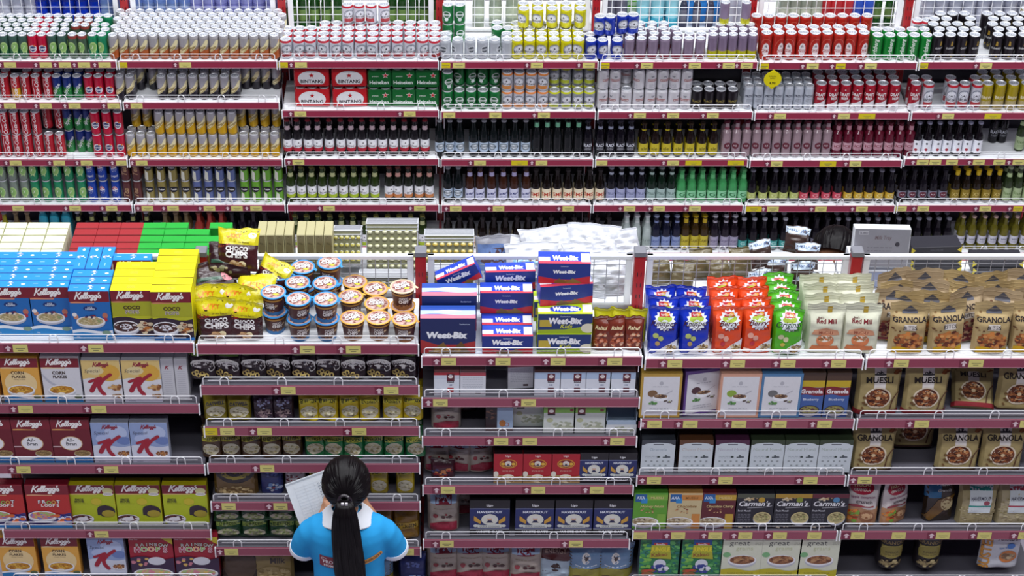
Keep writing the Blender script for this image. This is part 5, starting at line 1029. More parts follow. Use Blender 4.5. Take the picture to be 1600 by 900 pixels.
blk('carls', (1369, 1445, 5), z, 'green beer can with vertical lettering', W1, rows=2, dy=.068, rz=.3)
z = B[6][0]
blk('stout', [1463, 1482, 1501, 1520, 1556, 1576, 1596, 1616], z, 'black stout can', W1, rows=5, dy=.066, stag=.02, rz=.8, skip={(2, 3), (0, 4)}); blk('beige', [1600, 1620], z, 'beige-lidded black can', W1, y0=.38, rz=.3)
blk('bin_w', [1432, 1447], z, 'pale can by upright', W1, y0=.3, rz=.3)
# behind the wire panels, on the other side of the rear gondola
W0 = 'behind rear wire panel'; zf = B[0][0]-.02
def far(keys, pxs, desc, rows=1, y0=.47, scale=1.0, z=zf): blk(keys, pxs, z, desc, W0, rows=rows, y0=y0, dy=.09, scale=scale, hz=.1)
far('p_white', (8, 50, 3), 'clear white-capped water bottle', 2); far('p_blue', (66, 150, 5), 'deep blue water bottle', 2); far('p_clear', (167, 215, 3), 'pale blue water bottle', 2); far('p_clear', (233, 290, 4), 'light blue clear bottle', 2); far('p_viol', (308, 425, 7), 'violet-tinted water bottle', 2)
far('p_grn', (455, 528, 5), 'dark green wine-shaped bottle', 2); far('p_grn', (612, 680, 5), 'green bottle right of stacked cans', 2); far('p_gla', (748, 800, 3), 'pale glass bottle', 1)
far('p_grey', [952, 970], 'grey cleaner bottle'); far('p_lime', [955, 976, 990], 'lime cleaner bottle', 2, y0=.56); far('p_cyan', (1004, 1050, 3), 'cyan cleaner bottle', 2); far('p_sky', (1075, 1135, 4), 'sky blue cleaner bottle', 1, y0=.56); far('p_grey', (1068, 1130, 4), 'dark grey squat bottle', 1, y0=.46, scale=.62); far('p_white', [1142, 1160], 'white pump bottle', 1, y0=.5)
far('p_gla', (1225, 1275, 4), 'pale jar', 2, scale=.9); far('p_red', [1288, 1306, 1324], 'red soda bottle', 1, y0=.5); far('p_roy', [1338, 1356], 'royal blue bottle', 1, y0=.5); far('p_grn', [1370, 1390], 'olive bottle', 1, y0=.5); far('p_white', (1448, 1600, 8), 'clear glass bottle by right upright', 2)
# second shelf
W2 = 'second rear shelf'
z = B[0][1]
blk('cola', [-30, -13, 8, 41, 57, 75], z, 'red cola can', W2, rows=2, rz=.3); blk('cola_y', [25], z, 'yellow and red cola can', W2); blk('sprite', [90, 106, 122], z, 'blue and green lemonade can', W2, rows=2, rz=.3); blk('fanta', [139, 155, 172], z, 'pink-red soda can', W2, rows=2, rz=.2)
blk('tonic_k', [188, 204], z, 'silver tonic can with cream swoosh', W2, rows=3, rz=.3); blk('tonic_k', (219, 240, 2), z, 'recessed dark tonic can', W2, rows=2, y0=.16, rz=.4); blk('tonic_k', (253, 368, 8), z, 'cream-swoosh tonic can', W2, rows=3, rz=.2); blk('tonic_k', (384, 432, 4), z, 'tonic can pushed back', W2, rows=2, y0=.17, rz=.6)
z = B[2][1]
blk('pk_b', [489, 547], z, 'red and white beer multipack', W2, y0=.1, layers=2, zl=.13, rz=.06)
blk('pk_h', (594, 668, 3), z, 'green beer multipack', W2, y0=.1, layers=2, zl=.125, rz=.06)
z = B[3][1]
blk('hei_g', (699, 773, 5), z, 'green beer can', W2, rows=2, layers=2, zl=.117, rz=.4, skip={(1, 0, 1), (2, 0, 1), (3, 0, 1), (4, 0, 1)}); blk('bin_o', (792, 848, 4), z, 'orange-rimmed beer can', W2, layers=2, zl=.117, rows=2, rz=.2)
blk('bin_lg', (866, 921, 4), z, 'silver yellow-rimmed beer can', W2, rows=2, layers=2, zl=.117, rz=.4, skip={(0, 0, 1), (1, 0, 1), (2, 0, 1), (3, 0, 1)})
z = B[4][1]
blk('white', (941, 1071, 8), z, 'white beer can with red band', W2, layers=2, zl=.1265, rows=2, rz=1.0, skip={(2, 0, 1)}); blk('blackc', (1089, 1144, 4), z, 'black and gold beer can', W2, rows=2, rz=.3, y0=.055); blk('prost', (1169, 1263, 7), z, 'slim silver beer can', W2, rows=3, rz=.2, y0=.05)
z = B[5][1]
blk('draft', (1281, 1396, 7), z, 'tall red and white beer can', W2, rows=3, rz=.3); blk('draft', [1428], z, 'lone red and white beer can', W2, rows=2)
z = B[6][1]
blk('bin_t', [1448, 1486, 1504, 1524], z, 'tall white red-rimmed beer can', W2, rows=2, rz=.4, skip={(2, 1)}); blk('gold', (1540, 1600, 4), z, 'tall gold beer can', W2, rows=3, rz=.2)
# third
W3 = 'third rear shelf'
z = B[0][2]
blk('cola', (-22, 95, 8), z, 'red cola can', W3, layers=2, zl=.147, rows=1, rz=.3, skip={(6, 0, 1), (7, 0, 1)}); blk('cola', [74, 92], z+.147, 'red cola can pushed back', W3, y0=.12, rz=.7); blk('sprite', [110, 127, 141], z, 'green lemonade can', W3, layers=2, zl=.147, y0=.1, rz=.3); blk('fanta', [153, 171, 189], z, 'pink-red soda can', W3, layers=2, zl=.147, rz=.15)
blk('tonic_y', (205, 430, 15), z, 'silver and yellow tonic can', W3, rows=2, rz=.2); blk('tonic_y', (249, 363, 8), z+.147, 'upper yellow tonic can', W3, rz=.2); blk('tonic_y', [212, 230], z+.147, 'recessed left yellow tonic can', W3, y0=.14, rz=.4); blk('tonic_y', (377, 432, 4), z+.147, 'recessed right yellow tonic can', W3, y0=.14, rz=.4)
def bot(key, pxs, zz, desc, where, rows=2, **k): blk(key, pxs, zz, desc, where, rows=rows, dy=.062, **k)
z = B[2][2]; bot('b_bin_r', [450, 465, 482, 497, 515, 533, 549, 566, 582, 598, 615, 632, 648, 664], z, 'dark bottle with red-white label', W3, rz=.5)
z = B[3][2]; bot('b_hei', [687, 703, 718, 740, 756, 771, 787, 804, 821], z, 'dark bottle with grey-blue label', W3, rz=.5); bot('b_green_neck', (838, 903, 5), z, 'dark bottle with pale green neck', W3)
z = B[4][2]; bot('b_black', [918, 937, 953, 969, 985], z, 'black bottle with white lettering', W3, rz=.15); bot('b_yellow', (1005, 1114, 7), z, 'brown bottle with yellow label', W3, rz=.2); bot('b_ice', (1134, 1291, 11), z, 'pinkish clear bottle with maroon seal', W3, rz=.3)
z = B[5][2]; bot('b_ice_r', (1307, 1420, 8), z, 'crimson bottle with pink label', W3, rz=.2)
z = B[6][2]; bot('b_card', (1432, 1527, 7), z, 'dark stubby bottle with white dotted label', W3, rz=.3); bot('b_black', [1553, 1567], z, 'black bottle set back', W3, rows=1, y0=.2); bot('b_pale', [1594, 1611], z, 'dark bottle with cream label', W3, rows=1, y0=.1)
# fourth
W4 = 'fourth rear shelf'; z = B[0][3]
blk('paleup', (-10, 40, 4), z, 'pale green soda can', W4, layers=2, zl=.147, rows=1, rz=.4); blk('limecan', (56, 129, 5), z, 'green lemon soda can', W4, layers=2, zl=.147, rz=.4); blk('pepsi', [145, 163, 182], z, 'blue cola can', W4, layers=2, zl=.147, rz=.3); blk('brown', [199, 216], z, 'brown tea can', W4, layers=2, zl=.147, rz=.3)
blk('pok_g', (235, 291, 4), z, 'gold can with black badge', W4, layers=2, zl=.147, rows=1, rz=.2); blk('pok_b', (309, 363, 4), z, 'blue can with black badge', W4, layers=2, zl=.147, rz=.2); blk('pok_l', (383, 436, 4), z, 'lime can with black badge', W4, layers=2, zl=.147, rz=.3)
z = B[2][3]; bot('b_bin_l', (455, 586, 9), z, 'green bottle with lime-based label', W4, rz=.35); bot('b_bin_o', [608, 622, 638, 655, 671], z, 'green bottle with orange-based label', W4, rz=.6)
z = B[3][3]; bot('b_hei', [700, 716], z, 'dark bottle with grey-blue label', W4, rz=.3); bot('b_sanmig', [734, 750, 768, 786, 803, 822], z, 'brown bottle with lilac-white label', W4, rz=.15); bot('b_cream', (837, 937, 7), z, 'dark stubby bottle with cream label', W4, rz=.2)
z = B[4][3]; bot('b_lav', (954, 1001, 4), z, 'dark bottle with lavender label', W4, rz=.1); bot('b_sage', (1017, 1048, 3), z, 'dark bottle with sage label', W4, rz=.1); bot('b_green', (1064, 1160, 7), z, 'bright green stubby bottle', W4, rz=.2, rows=2)
z = B[5][3]; bot('b_stub_g', [1174, 1192, 1209, 1224, 1241], z, 'black stubby bottle with olive label', W4, rows=3); bot('b_stub_p', (1256, 1308, 4), z, 'black stubby bottle with pink label', W4, rows=3); bot('b_stub_y', (1325, 1390, 5), z, 'black stubby bottle with mustard label', W4, rows=3)
z = B[6][3]; bot('b_silver', (1409, 1473, 5), z, 'black stubby bottle with silver label', W4, rows=2); bot('b_goldcap', (1492, 1557, 5), z, 'brown bottle with gold cap', W4, rows=2); bot('b_pale', (1573, 1605, 3), z, 'green bottle with pale label', W4, rows=2)
# fifth, showing over the near gondola
W5 = 'lowest rear shelf'
z = B[0][4]; bot('w_yel', [-4, 12], z, 'large yellow-green bottle', W5, rows=1); bot('w_white', [30, 48], z, 'bottle with white label', W5, rows=1); bot('w_teal', [72, 89, 107], z, 'teal plastic bottle', W5, rows=2, y0=.055); bot('w_tag', (126, 232, 6), z, 'dark bottle with tagged neck', W5, rows=2, y0=.06)
bot('w_white', [261, 278, 294], z, 'amber wine bottle', W5, rows=2); bot('w_rose', [313, 330, 348], z, 'rose wine bottle', W5, rows=2); bot('w_dark', [365, 381, 398, 415], z, 'dark wine bottle', W5, rows=2)
z = B[2][4]; bot('b_bin_l', (462, 660, 12), z, 'dark green capped bottle', W5, rows=2)
z = B[3][4]; bot('b_cream', (700, 950, 15), z, 'dark capped bottle', W5, rows=2)
z = B[4][4]; bot('b_clear', [978, 994, 1010], z, 'frosted clear bottle', W5); bot('b_blue', [1024, 1040, 1056], z, 'dark bottle with blue label', W5); bot('b_yel2', [1070, 1085, 1099], z, 'brown bottle with yellow label and cap', W5); bot('b_grey', [1115, 1132, 1146], z, 'dark bottle with grey label', W5)
z = B[5][4]; bot('b_teal', (1160, 1224, 5), z, 'black stubby bottle with teal label', W5, rows=3); bot('b_silver', (1240, 1290, 4), z, 'black stubby bottle with grey seal', W5, rows=3); K['b_capw'] = K['b_card']; bot('b_stub_y', (1306, 1383, 6), z, 'black stubby bottle in shade', W5, rows=3)
z = B[6][4]; bot('b_stub_g', (1400, 1478, 6), z, 'black stubby bottle by black boxes', W5, rows=3); bot('b_olive', (1500, 1600, 7), z, 'olive wine bottle with white label', W5, rows=2, scale=.9)
# yellow shelf talker
t = MB(); t.lathe([(.0005, 0, '#d6c80c'), (.05, 0, '#d6c80c'), (.05, .002, '#d6c80c'), (.0005, .002, '#d6c80c')], 28); t.add([(-.022, .043, .001), (.022, .043, .001), (0, .064, .001), (-.022, -.043, .001), (.022, -.043, .001), (0, -.064, .001)], [(0, 1, 2), (4, 3, 5)], '#d6c80c')
A = Art(t, .1, .1, lambda u, v, e: (u, v-.05, .0022+e)); A.text('HARGA', .5, .66, .08, '#4a4410', wmax=.5); A.text('BARU', .5, .54, .08, '#4a4410', wmax=.4); A.text('4.90', .5, .2, .14, '#3a3410', bold=.04)
o = t.obj('hanging_price_flag', 'plastic'); o.location = (Xat(1208, YB-.012, B[5][0]-.07), YB-.012, B[5][0]-.1); o.rotation_euler = (pi/2, 0, 0); tag(o, 'round yellow price flag hanging below the top rear shelf', 'price sign')
# ================= near gondola =================
N = SHN
def box(key, px, z, desc, y0=.055, rz=0, tilt=-.0, hz=.1, scale=1.0, rx=0, ry=0, dz=0, x=None, cat=None):
    k = K[key]; X = Xat(px, y0, z+hz) if x is None else x
    USED.add(desc)
    return put(k, (X, y0, z+.0012+dz+(abs(sin(rx))*.03 if abs(rx) < .4 else 0)), (rx, ry, rz), desc, cat or CATS.get(k[0].split('_')[-1], 'pack'), None, scale)
def nb(keys, pxs, z, desc, where, rows=1, y0=.045, dy=.06, **k): blk(keys, pxs, z, desc, where, rows=rows, yf=0, y0=y0, dy=dy, hz=k.pop('hz', .12), **k)
z = N[0][0]; T1 = 'top near shelf'
nb('rice', [-41, 20.5, 81.5], z, 'blue puffed-rice cereal box', T1, rows=5, y0=.085, dy=.0575)
nb('rice', [144], z, 'blue cereal box in middle', T1, rows=3, y0=.055, dy=.0575)
xr = Xat(140, .05, z+.2)
for i in range(3):
    box('rice', 0, z, 'blue cereal box turned sideways, %s from left' % ORD[i], y0=.295, x=xr-.068+i*.0575, rz=pi/2)
nb('coco', [209], z, 'yellow chocolate cereal box', T1, rows=4, y0=.06, dy=.0575, rz=.01, skip={}); box('rice', 211, z, 'blue cereal box behind the yellow boxes', y0=.06+.0575*4+.01)
nb('coco', [271], z, 'yellow cereal box, rightmost column', T1, rows=6, y0=.05, dy=.0575, rz=.02)
W = 'second near shelf, left bay'; z = N[0][1]
nb('cornh', [-32, 34], z, 'golden corn flakes box', W); nb('cornw', [98], z, 'white corn flakes box', W); nb('spk', [161, 223], z, 'white and gold cereal box with red K', W); nb('spks', [266, 287], z, 'cereal box showing narrow side', W, y0=.11)
W = 'third near shelf, left bay'; z = N[0][2]
nb('bran', [-8, 53, 114], z, 'maroon bran cereal box', W); nb('spkb', [175, 235], z, 'pale blue cereal box with red K', W)
W = 'fourth near shelf, left bay'; z = N[0][3]
nb('loops', [7, 78], z, 'red fruit-loop cereal box', W); nb('emoji', [147, 218, 291], z, 'lime chocolate cereal box', W, y0=.07)
W = 'lowest near shelf, left bay'; z = N[0][4]
nb('cornh', [30, 97], z+.012, 'golden corn flakes box', W, scale=1.02); nb('spkb', [168], z+.025, 'pale blue cereal box with red K', W, scale=1.02); nb('rainb', [239, 309], z+.008, 'maroon rainbow hoops box', W)
# bay 2 top : bags and cups
z = N[1][0]; X2 = lambda px, y, zz=1.8: Xat(px, y, zz)
box('chips', 338, z, 'chocolate chip cereal bag standing front left', .06, rz=.08, rx=-.05); box('chips', 383, z, 'chocolate chip cereal bag standing front right', .055, rz=-.1, rx=-.08, scale=.9)
box('chips', 330, z, 'chocolate cereal bag behind the front left one', .15, rz=.2, rx=-.1); box('chips', 372, z, 'chocolate cereal bag behind the front right one', .145, rz=-.15, rx=-.12)
box('chipsd', 338, z+.14, 'dark snack bag lying below the topmost bag', .17, rx=-1.0, rz=.25, hz=.05); box('chipsb', 394, z+.14, 'yellow snack bag lying on its side beside the cups', .12, rx=-1.05, rz=-.15, hz=.05, scale=.85)
box('chips2', 412, z+.13, 'chocolate chip bag leaning right behind the yellow bag', .22, rx=-.6, rz=-.5, ry=.25, hz=.08, scale=.8)
box('chipsd', 355, z+.19, 'dark snack bag upside down under the topmost bag', .23, rx=-.8, rz=-.1, hz=.05)
box('chips2', 368, z+.225, 'chocolate chip bag on top of the pile', .25, rx=-.55, rz=-.12, hz=.1, scale=.95)
def cup(key, px, py, zz, lb, tl=0):
    zt = zz+.1; y = Yat(py, zt); x = Xat(px, y, zt); USED.add(lb); put(K[key], (x, y, zz+.001), (0, tl, random.Random(px).uniform(-.5, .5)), lb, 'cup', 'chocolate cereal cups on the top near shelf')
CUPS = [(437, 427, 1, 'back left'), (473, 417, 1, 'back middle'), (515, 410, 1, 'back right'), (465, 441, 1, 'middle left'), (508, 442, 1, 'middle right'), (427, 456, 1, 'front left'), (466, 467, 1, 'front middle'), (509, 467, 1, 'front right')]
for px, py, l, w in CUPS:
    yy = Yat(py, z+.203); cup('cup_b', px, Yat(py, z+.2) and py, z+.102, 'upper blue-lidded chocolate cereal cup, %s' % w)
    put(K['cup_b'], (Xat(px, yy, z+.2), yy, z+.001), (0, 0, .3), 'lower blue-lidded cereal cup under the %s upper one' % w, 'cup', 'chocolate cereal cups on the top near shelf')
for px, py, w in ((554.5, 440, 'back left'), (586.5, 451, 'back right'), (548, 463, 'middle left'), (589, 474, 'middle right'), (551, 496, 'front left'), (591.5, 496, 'front middle'), (632, 498, 'front right')): cup('cup_o', px, py, z, 'orange-lidded chocolate cereal cup, %s' % w)
yy = Yat(447, z+.203); put(K['cup_c'], (Xat(629, yy, z+.2), yy, z+.102), (0, 0, .1), 'beige-lidded cereal cup stacked highest at right', 'cup'); put(K['cup_o'], (Xat(629, yy, z+.2), yy, z+.001), (0, 0, 1), 'orange-lidded cereal cup under the beige-lidded one', 'cup')
W = 'second near shelf, cereal bags'; 
def rowbags(keys, pxs, z, desc, where, **k): nb(keys, pxs, z, desc, where, jit=.004, rz=.14, tilt=-.1, **k)
rowbags(['dad0', 'dad1', 'dad2'], [317, 355, 395, 435, 475, 512, 553, 592, 632], N[1][1], 'dark cereal ring bag', 'second near shelf', rows=2, y0=.07, dy=.065)
z = N[1][2]; rowbags(['oatw'], [336, 373], z, 'yellow oat bag', 'third near shelf', y0=.065); rowbags(['drk'], [411, 441], z, 'dark purple oat bag', 'third near shelf', y0=.065); rowbags(['en_y0', 'en_y1'], [481, 513, 546, 578, 612, 644], z, 'yellow cereal sachet pack', 'third near shelf', rows=2, y0=.065, dy=.085)
z = N[1][3]; rowbags(['en_br0', 'en_br1'], [329, 360, 392, 424, 456], z, 'brown cereal sachet pack', 'fourth near shelf', rows=2, y0=.065, dy=.085); rowbags(['en_g0', 'en_g1'], [491, 522, 552, 583, 615, 648], z, 'green cereal sachet pack', 'fourth near shelf', rows=2, y0=.065, dy=.085)
z = N[1][4]; V = 'fifth near shelf'; box('ombig', 368, z, 'brown oat bag with yellow roundel on the fifth near shelf', .07, rx=-.06); box('navy', 424, z, 'navy oat bag left of the clipboard', .075, rx=-.06); box('rw', 461, z, 'white and red speckled bag behind the clipboard', .085, rx=-.06)
nb(['enyb'], [497, 530, 562, 592, 633], z, 'yellow cereal sachet pack', V, y0=.08, tilt=-.05)
z = N[1][5]; nb(['en_gl0', 'en_gl1'], [356, 397, 440, 480], z, 'olive green cereal sachet pack', 'sixth near shelf', rows=1, y0=.07, layers=2, zl=.1, rz=.1, tilt=-.2); nb('amber', [520, 556, 594, 635], z, 'amber cereal sachet pack', 'sixth near shelf', y0=.08, rz=.08, tilt=-.15, rows=2, dy=.08)
z = N[1][6]; box('brn', 376, z+.04, 'plain brown oat bag on the lowest shelf', .08, rx=-.05, scale=1.2); box('omilk', 428, z+.04, 'beige oat milk bag on the lowest shelf', .08, rx=-.05, scale=1.25); box('navy', 644, z+.03, 'navy oat bag right of the person on the lowest shelf', .08, scale=1.2); box('blueg', 590, z+.03, 'blue oat bag behind the person', .08)
# bay 3 top
z = N[2][0]
box('weetb', 700, z, 'large blue wheat biscuit box at front left', .07); box('weetb', 702, z+.045, 'large wheat biscuit box standing behind the front one', .18, scale=(1, 1.0, 1.0)); 
bb = MB(); bb.box(-.12, .12, -.05, .05, 0, .044, '#23469c', ch=.002); A = Art(bb, .24, .04, lambda u, v, e: (u, -.05-e, v)); A.text('Weet-Bix', .5, .3, .4, '#eef0f6', wmax=.5, bold=.05, shear=.1); o = bb.obj('wheat_biscuit_box', 'carton', smooth=False); o.location = (Xat(702, .18, z), .18, z); tag(o, 'flat blue wheat biscuit box lying under the rear large one', 'box')
box('weet', 793, z, 'blue wheat biscuit box, bottom front of middle stack', .06); box('weet', 792, z, 'blue wheat biscuit box behind the bottom front one', .148); box('weet', 791, z, 'blue wheat biscuit box third from front, middle stack', .236, scale=(1, 1, 1.0)); box('weett', 791, z+.097, 'dark blue wheat biscuit box topmost in middle stack', .236, scale=(1, .9, .95))
box('weet', 797, z+.16, 'white-topped wheat biscuit box at the back of the middle stack', .33, rz=.05, scale=(1, .9, 1)); box('weet', 797, z, 'wheat biscuit box under the white-topped one', .335, scale=(1, .8, 1.66))
box('weet', 722, z+.2, 'wheat biscuit box tilted behind the large boxes', .30, ry=-.42, rz=.1, scale=.85)
box('weetl', 881, z, 'lime wheat biscuit box, lower of two', .06); box('weetl', 883, z+.107, 'lime wheat biscuit box, upper of two', .065); box('weetl', 880, z, 'lime wheat biscuit box behind the lower one', .155); box('weetl', 876, z+.107, 'lime wheat biscuit box behind the upper one', .158)
box('weett', 883, z+.215, 'wheat biscuit box upside down over the lime boxes', .14, rz=.12, dz=0, scale=(1, 1, .88)); box('weett', 882, z+.318, 'blue wheat biscuit box topmost of the right stack', .155, rz=-.02, scale=(.97, 1, .9))
nb('nutty', [939, 963, 990], z, 'small brown nut snack bag', T1, y0=.06, rz=.15, tilt=-.1, hz=.07); nb('nuttyy', [942, 968, 995], z, 'yellow-green bag behind the nut snacks', T1, y0=.13, rz=.1, hz=.07)
z = N[2][1]; W = 'second near shelf'
nb('quakr', [698], z, 'white oat box with red top', W); nb('qback', [739], z, 'white oat box with red top showing its back', W); box('qback', 813, z, 'plain white oat box leaning back', .09, rx=-.12, rz=.06); nb('quak', [855, 896, 935, 973], z, 'white oat box with maroon badge', W)
z = N[2][2]; W = 'third near shelf'
box('bagq0', 697, z, 'crumpled clear oat bag at the left of the third near shelf', .08, rx=-.1, scale=(1, 1, .85)); box('darkr', 722, z, 'dark red oat bag set back behind the clear bag', .2, rx=-.2); box('qdk', 780, z, 'black and blue oat box with photo of nuts', .07); box('qgr', 826, z, 'green and white oat box set back', .11); nb('qgr', [874, 921], z, 'green and white oat box', W, y0=.06); 
tr = MB(); 
for (a, b, c, d, e, f) in ((-.07, .07, -.04, -.036, 0, .075), (-.07, -.066, -.04, .06, 0, .12), (.066, .07, -.04, .06, 0, .12), (-.07, .07, .056, .06, 0, .12), (-.07, .07, -.04, .06, 0, .004)): tr.box(a, b, c, d, e, f, '#9fb0c4')
A = Art(tr, .14, .075, lambda u, v, e: (u, -.04-e, v)); A.rect(0, 0, 1, .7, '#c8ccd0'); A.bits(.5, .3, .4, .25, ['#a3a892', '#b9bca8', '#8c927c'], 24, .08); o = tr.obj('display_tray', 'carton', smooth=False); o.location = (Xat(970, .06, z+.05), .06, z+.001); tag(o, 'open-fronted pale display tray right of the green oat boxes', 'tray')
z = N[2][3]; W = 'fourth near shelf'
nb(['bagq0', 'bagq1'], [683, 716, 752], z, 'maroon and clear oat bag', W, y0=.12, rz=.3, tilt=-.15, scale=.9); nb('darkr', [692], z, 'dark red nut bag lying in front', W, y0=.07, scale=.75); nb('ligo', [794, 840, 884], z, 'red oatmeal box with oval portrait', W); nb('havs', [928, 972], z, 'small navy white-oats box', W)
z = N[2][4]; W = 'fifth near shelf'
nb('bagq1', [693], z, 'clear oat bag with maroon base', W, y0=.09, tilt=-.08, scale=1.1); nb('bagq0', [724], z, 'oat bag set back in shade', W, y0=.22); nb('hav', [765, 836, 896, 956], z, 'large navy white-oats box', W, y0=.06)
z = N[2][5]+.02; W = 'lowest near shelf'
nb(['bagq0', 'bagq1'], [693, 735, 774], z, 'clear oat bag with maroon band', W, y0=.09, rz=.15, scale=1.15, tilt=-.05); nb('bagq0', [821], z, 'instant oat bag with blue top', W, y0=.08, scale=1.2); nb('energy', [868], z, 'maroon and sky blue crumpled oat bag', W, y0=.09, scale=1.15); nb('blueg', [915, 961], z, 'blue and olive oat bag with portrait', W, y0=.08, scale=1.15)
# bay 4 top
z = N[3][0]
def bags(key, pxs, desc, rows, y0, dy, dx=0, **k):
    nb([key+'0', key+'1'], pxs, z, desc, T1, rows=rows, y0=y0, dy=dy, tilt=-.07, rz=.08, jit=.003, dx=dx, **k)
bags('kn_b', [1037, 1085], 'blue crunchy cereal bag', 3, .065, .08); bags('kn_o', [1137, 1183], 'orange berry cereal bag', 4, .065, .078); bags('kn_g', [1230], 'green cereal bag', 5, .06, .068, dx=-.002)
nb(['bob0', 'bob1'], [1290, 1344], z, 'white muesli bag', T1, rows=4, y0=.065, dy=.078, tilt=-.1, rz=.1, jit=.004)
z = N[3][1]; W = 'second near shelf'
nb('mu0', [1031], z, 'white muesli box with gold edge', W); box('mu1', 1095, z, 'white muesli box with purple edge, turned slightly', .075, rz=.22); nb('mu2', [1154], z, 'white muesli box with peach edge', W); nb('mu3', [1218], z, 'white muesli box with blue edge', W); nb('grb', [1266, 1306], z, 'blueberry granola box', W)
z = N[3][2]; W = 'third near shelf'
for q, px in enumerate((1027, 1086, 1142, 1197, 1250, 1303)): nb('na%d' % min(q, 3), [px], z, 'white box with %s top' % ('charcoal', 'brown', 'plum', 'olive', 'olive', 'olive')[q]+('', '', '', ' beside the plum one', ' between two olive ones', ' at the right end')[q], W, rows=2, dy=.095, y0=.065)
z = N[3][3]; W = 'fourth near shelf'
for q, (px, d) in enumerate(((1015, 'green muesli box with blue logo'), (1069, 'cream and orange muesli box'), (1121, 'maroon and gold muesli box'))): nb('nd%d' % q, [px], z, d, W)
for q, (px, d) in enumerate(((1178, 'black muesli box with grey top'), (1237, 'black muesli box with gold top'), (1294, 'black muesli box with crimson top'))): nb('ca%d' % q, [px], z, d, W)
z = N[3][4]+.02; W = 'lowest near shelf'
nb('jung', [1029, 1094], z, 'green jungle muesli box', W); nb('great', [1157, 1218, 1277], z, 'cream cereal box with brown bowl', W)
# bay 5
z = N[4][0]
nb('bit_a0', [1419, 1550, 1610], z, 'kraft granola pouch with amber clusters', T1, y0=.065, rz=.2, tilt=-.1); nb('bit_a1', [1480], z, 'kraft granola pouch tilted right', T1, y0=.07, rz=-.25, tilt=-.12); nb('bit_b0', [1393], z, 'brown granola pouch in the shade', T1, y0=.16, rz=-.3, tilt=-.1)
nb(['bit_a0', 'bit_a1', 'bit_b0', 'bit_b1'], [1408, 1452, 1510, 1562, 1610], z, 'kraft granola pouch', 'top near shelf behind the front', rows=3, y0=.145, dy=.078, jit=.004, rz=.3, tilt=-.12)
z = N[4][1]; W = 'second near shelf'
nb('mues_k', [1371, 1446], z, 'kraft muesli pouch', W, y0=.06, tilt=-.05); box('kraft0', 1520, z, 'plain kraft pouch folded over behind the slumped one', .2, rx=-.3, scale=.9); box('mues_k', 1524, z, 'slumped kraft muesli pouch lying back', .075, rx=-.95, rz=-.12, scale=(.95, 1, .85)); nb('gran_k', [1592], z, 'kraft granola pouch leaning right', W, y0=.09, rz=-.1, tilt=-.05)
z = N[4][2]; W = 'third near shelf'
nb('gran_k', [1364, 1497, 1566], z, 'kraft granola pouch', W, y0=.06, tilt=-.05); box('gran_k', 1428, z+.03, 'kraft granola pouch set back between two others', .2, rx=-.05)
z = N[4][3]; W = 'fourth near shelf'
box('hola', 1346, z, 'white and red granola bag leaning left', .07, rx=-.08, rz=-.12); box('hola', 1396, z, 'white and red granola bag turned right', .08, rx=-.08, rz=.5, ry=.06, scale=.93); box('darkg', 1467, z, 'dark brown granola bag', .1, rx=-.1, rz=.1); box('oatc', 1525, z, 'clear oat bag with teal label', .08, rx=-.03); box('oatr', 1588, z, 'clear oat bag with red label', .08, rx=-.03)
z = N[4][4]; box('tin', 1390, z+.05, 'black granola tin with olive label, left one', .1); box('tin', 1449, z+.05, 'black granola tin with olive label, right one', .1); box('buster', 1562, z+.05, 'white and yellow porridge bag with orange lettering', .08, rx=-.03, scale=1.1)
# ---- far side of the near gondola, seen over and through the rail ----
zf = N[0][0]-.018; FS = 'far side shelf'
def fb(keys, pxs, desc, rows, y0, dy, zz=zf, **k): blk(keys, pxs, zz, desc, FS, rows=rows, yf=0, y0=y0, dy=dy, hz=.16, **k)
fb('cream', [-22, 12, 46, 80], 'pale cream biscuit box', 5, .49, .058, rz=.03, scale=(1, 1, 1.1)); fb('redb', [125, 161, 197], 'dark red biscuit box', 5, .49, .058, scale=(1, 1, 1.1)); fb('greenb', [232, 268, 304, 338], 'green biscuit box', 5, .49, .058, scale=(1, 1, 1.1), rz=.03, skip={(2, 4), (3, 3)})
fb('goldb', [412, 426, 440, 454, 473, 487, 501, 515], 'slim gold chocolate box', 1, .53, .125, layers=2, zl=.142, scale=(.78, 1, .97))
def fx(key, px, py_base, y, lb, zz=None, **k):
    zz = zf if zz is None else zz; kk = K[key]; USED.add(lb); put(kk, (Xat(px, y, zz+.1), y, zz+.001), k.get('rot', (0, 0, 0)), lb, CATS.get(kk[0].split('_')[-1], 'pack'), None, k.get('scale', 1))
fx('tray_s', 543, 0, .6, 'small clear tray of gold sweets', rot=(-.4, 0, 0), zz=zf+.05, scale=(1, 1, 1.5)); fx('tray_w', 613, 0, .62, 'clear tray of cream wrapped sweets', rot=(-.4, 0, 0), scale=(1, 1, 1.35)); zf = N[2][0]-.018
fx('tray_g', 702, 0, .62, 'clear tray of gold wrapped sweets', rot=(-.35, 0, 0), scale=(1, 1, 1.2))
fx('tray_g', 700, 0, .50, 'clear tray of gold sweets seen through the wire', scale=(.9, .5, .8)); fx('tray_w', 600, 0, .5, 'clear tray of cream sweets seen through the wire', scale=(.95, .5, .75)); fx('candy', 770, 0, .6, 'silver sweet bag with blue picture', rot=(-.2, 0, 0), scale=(1, 1, 1.3))
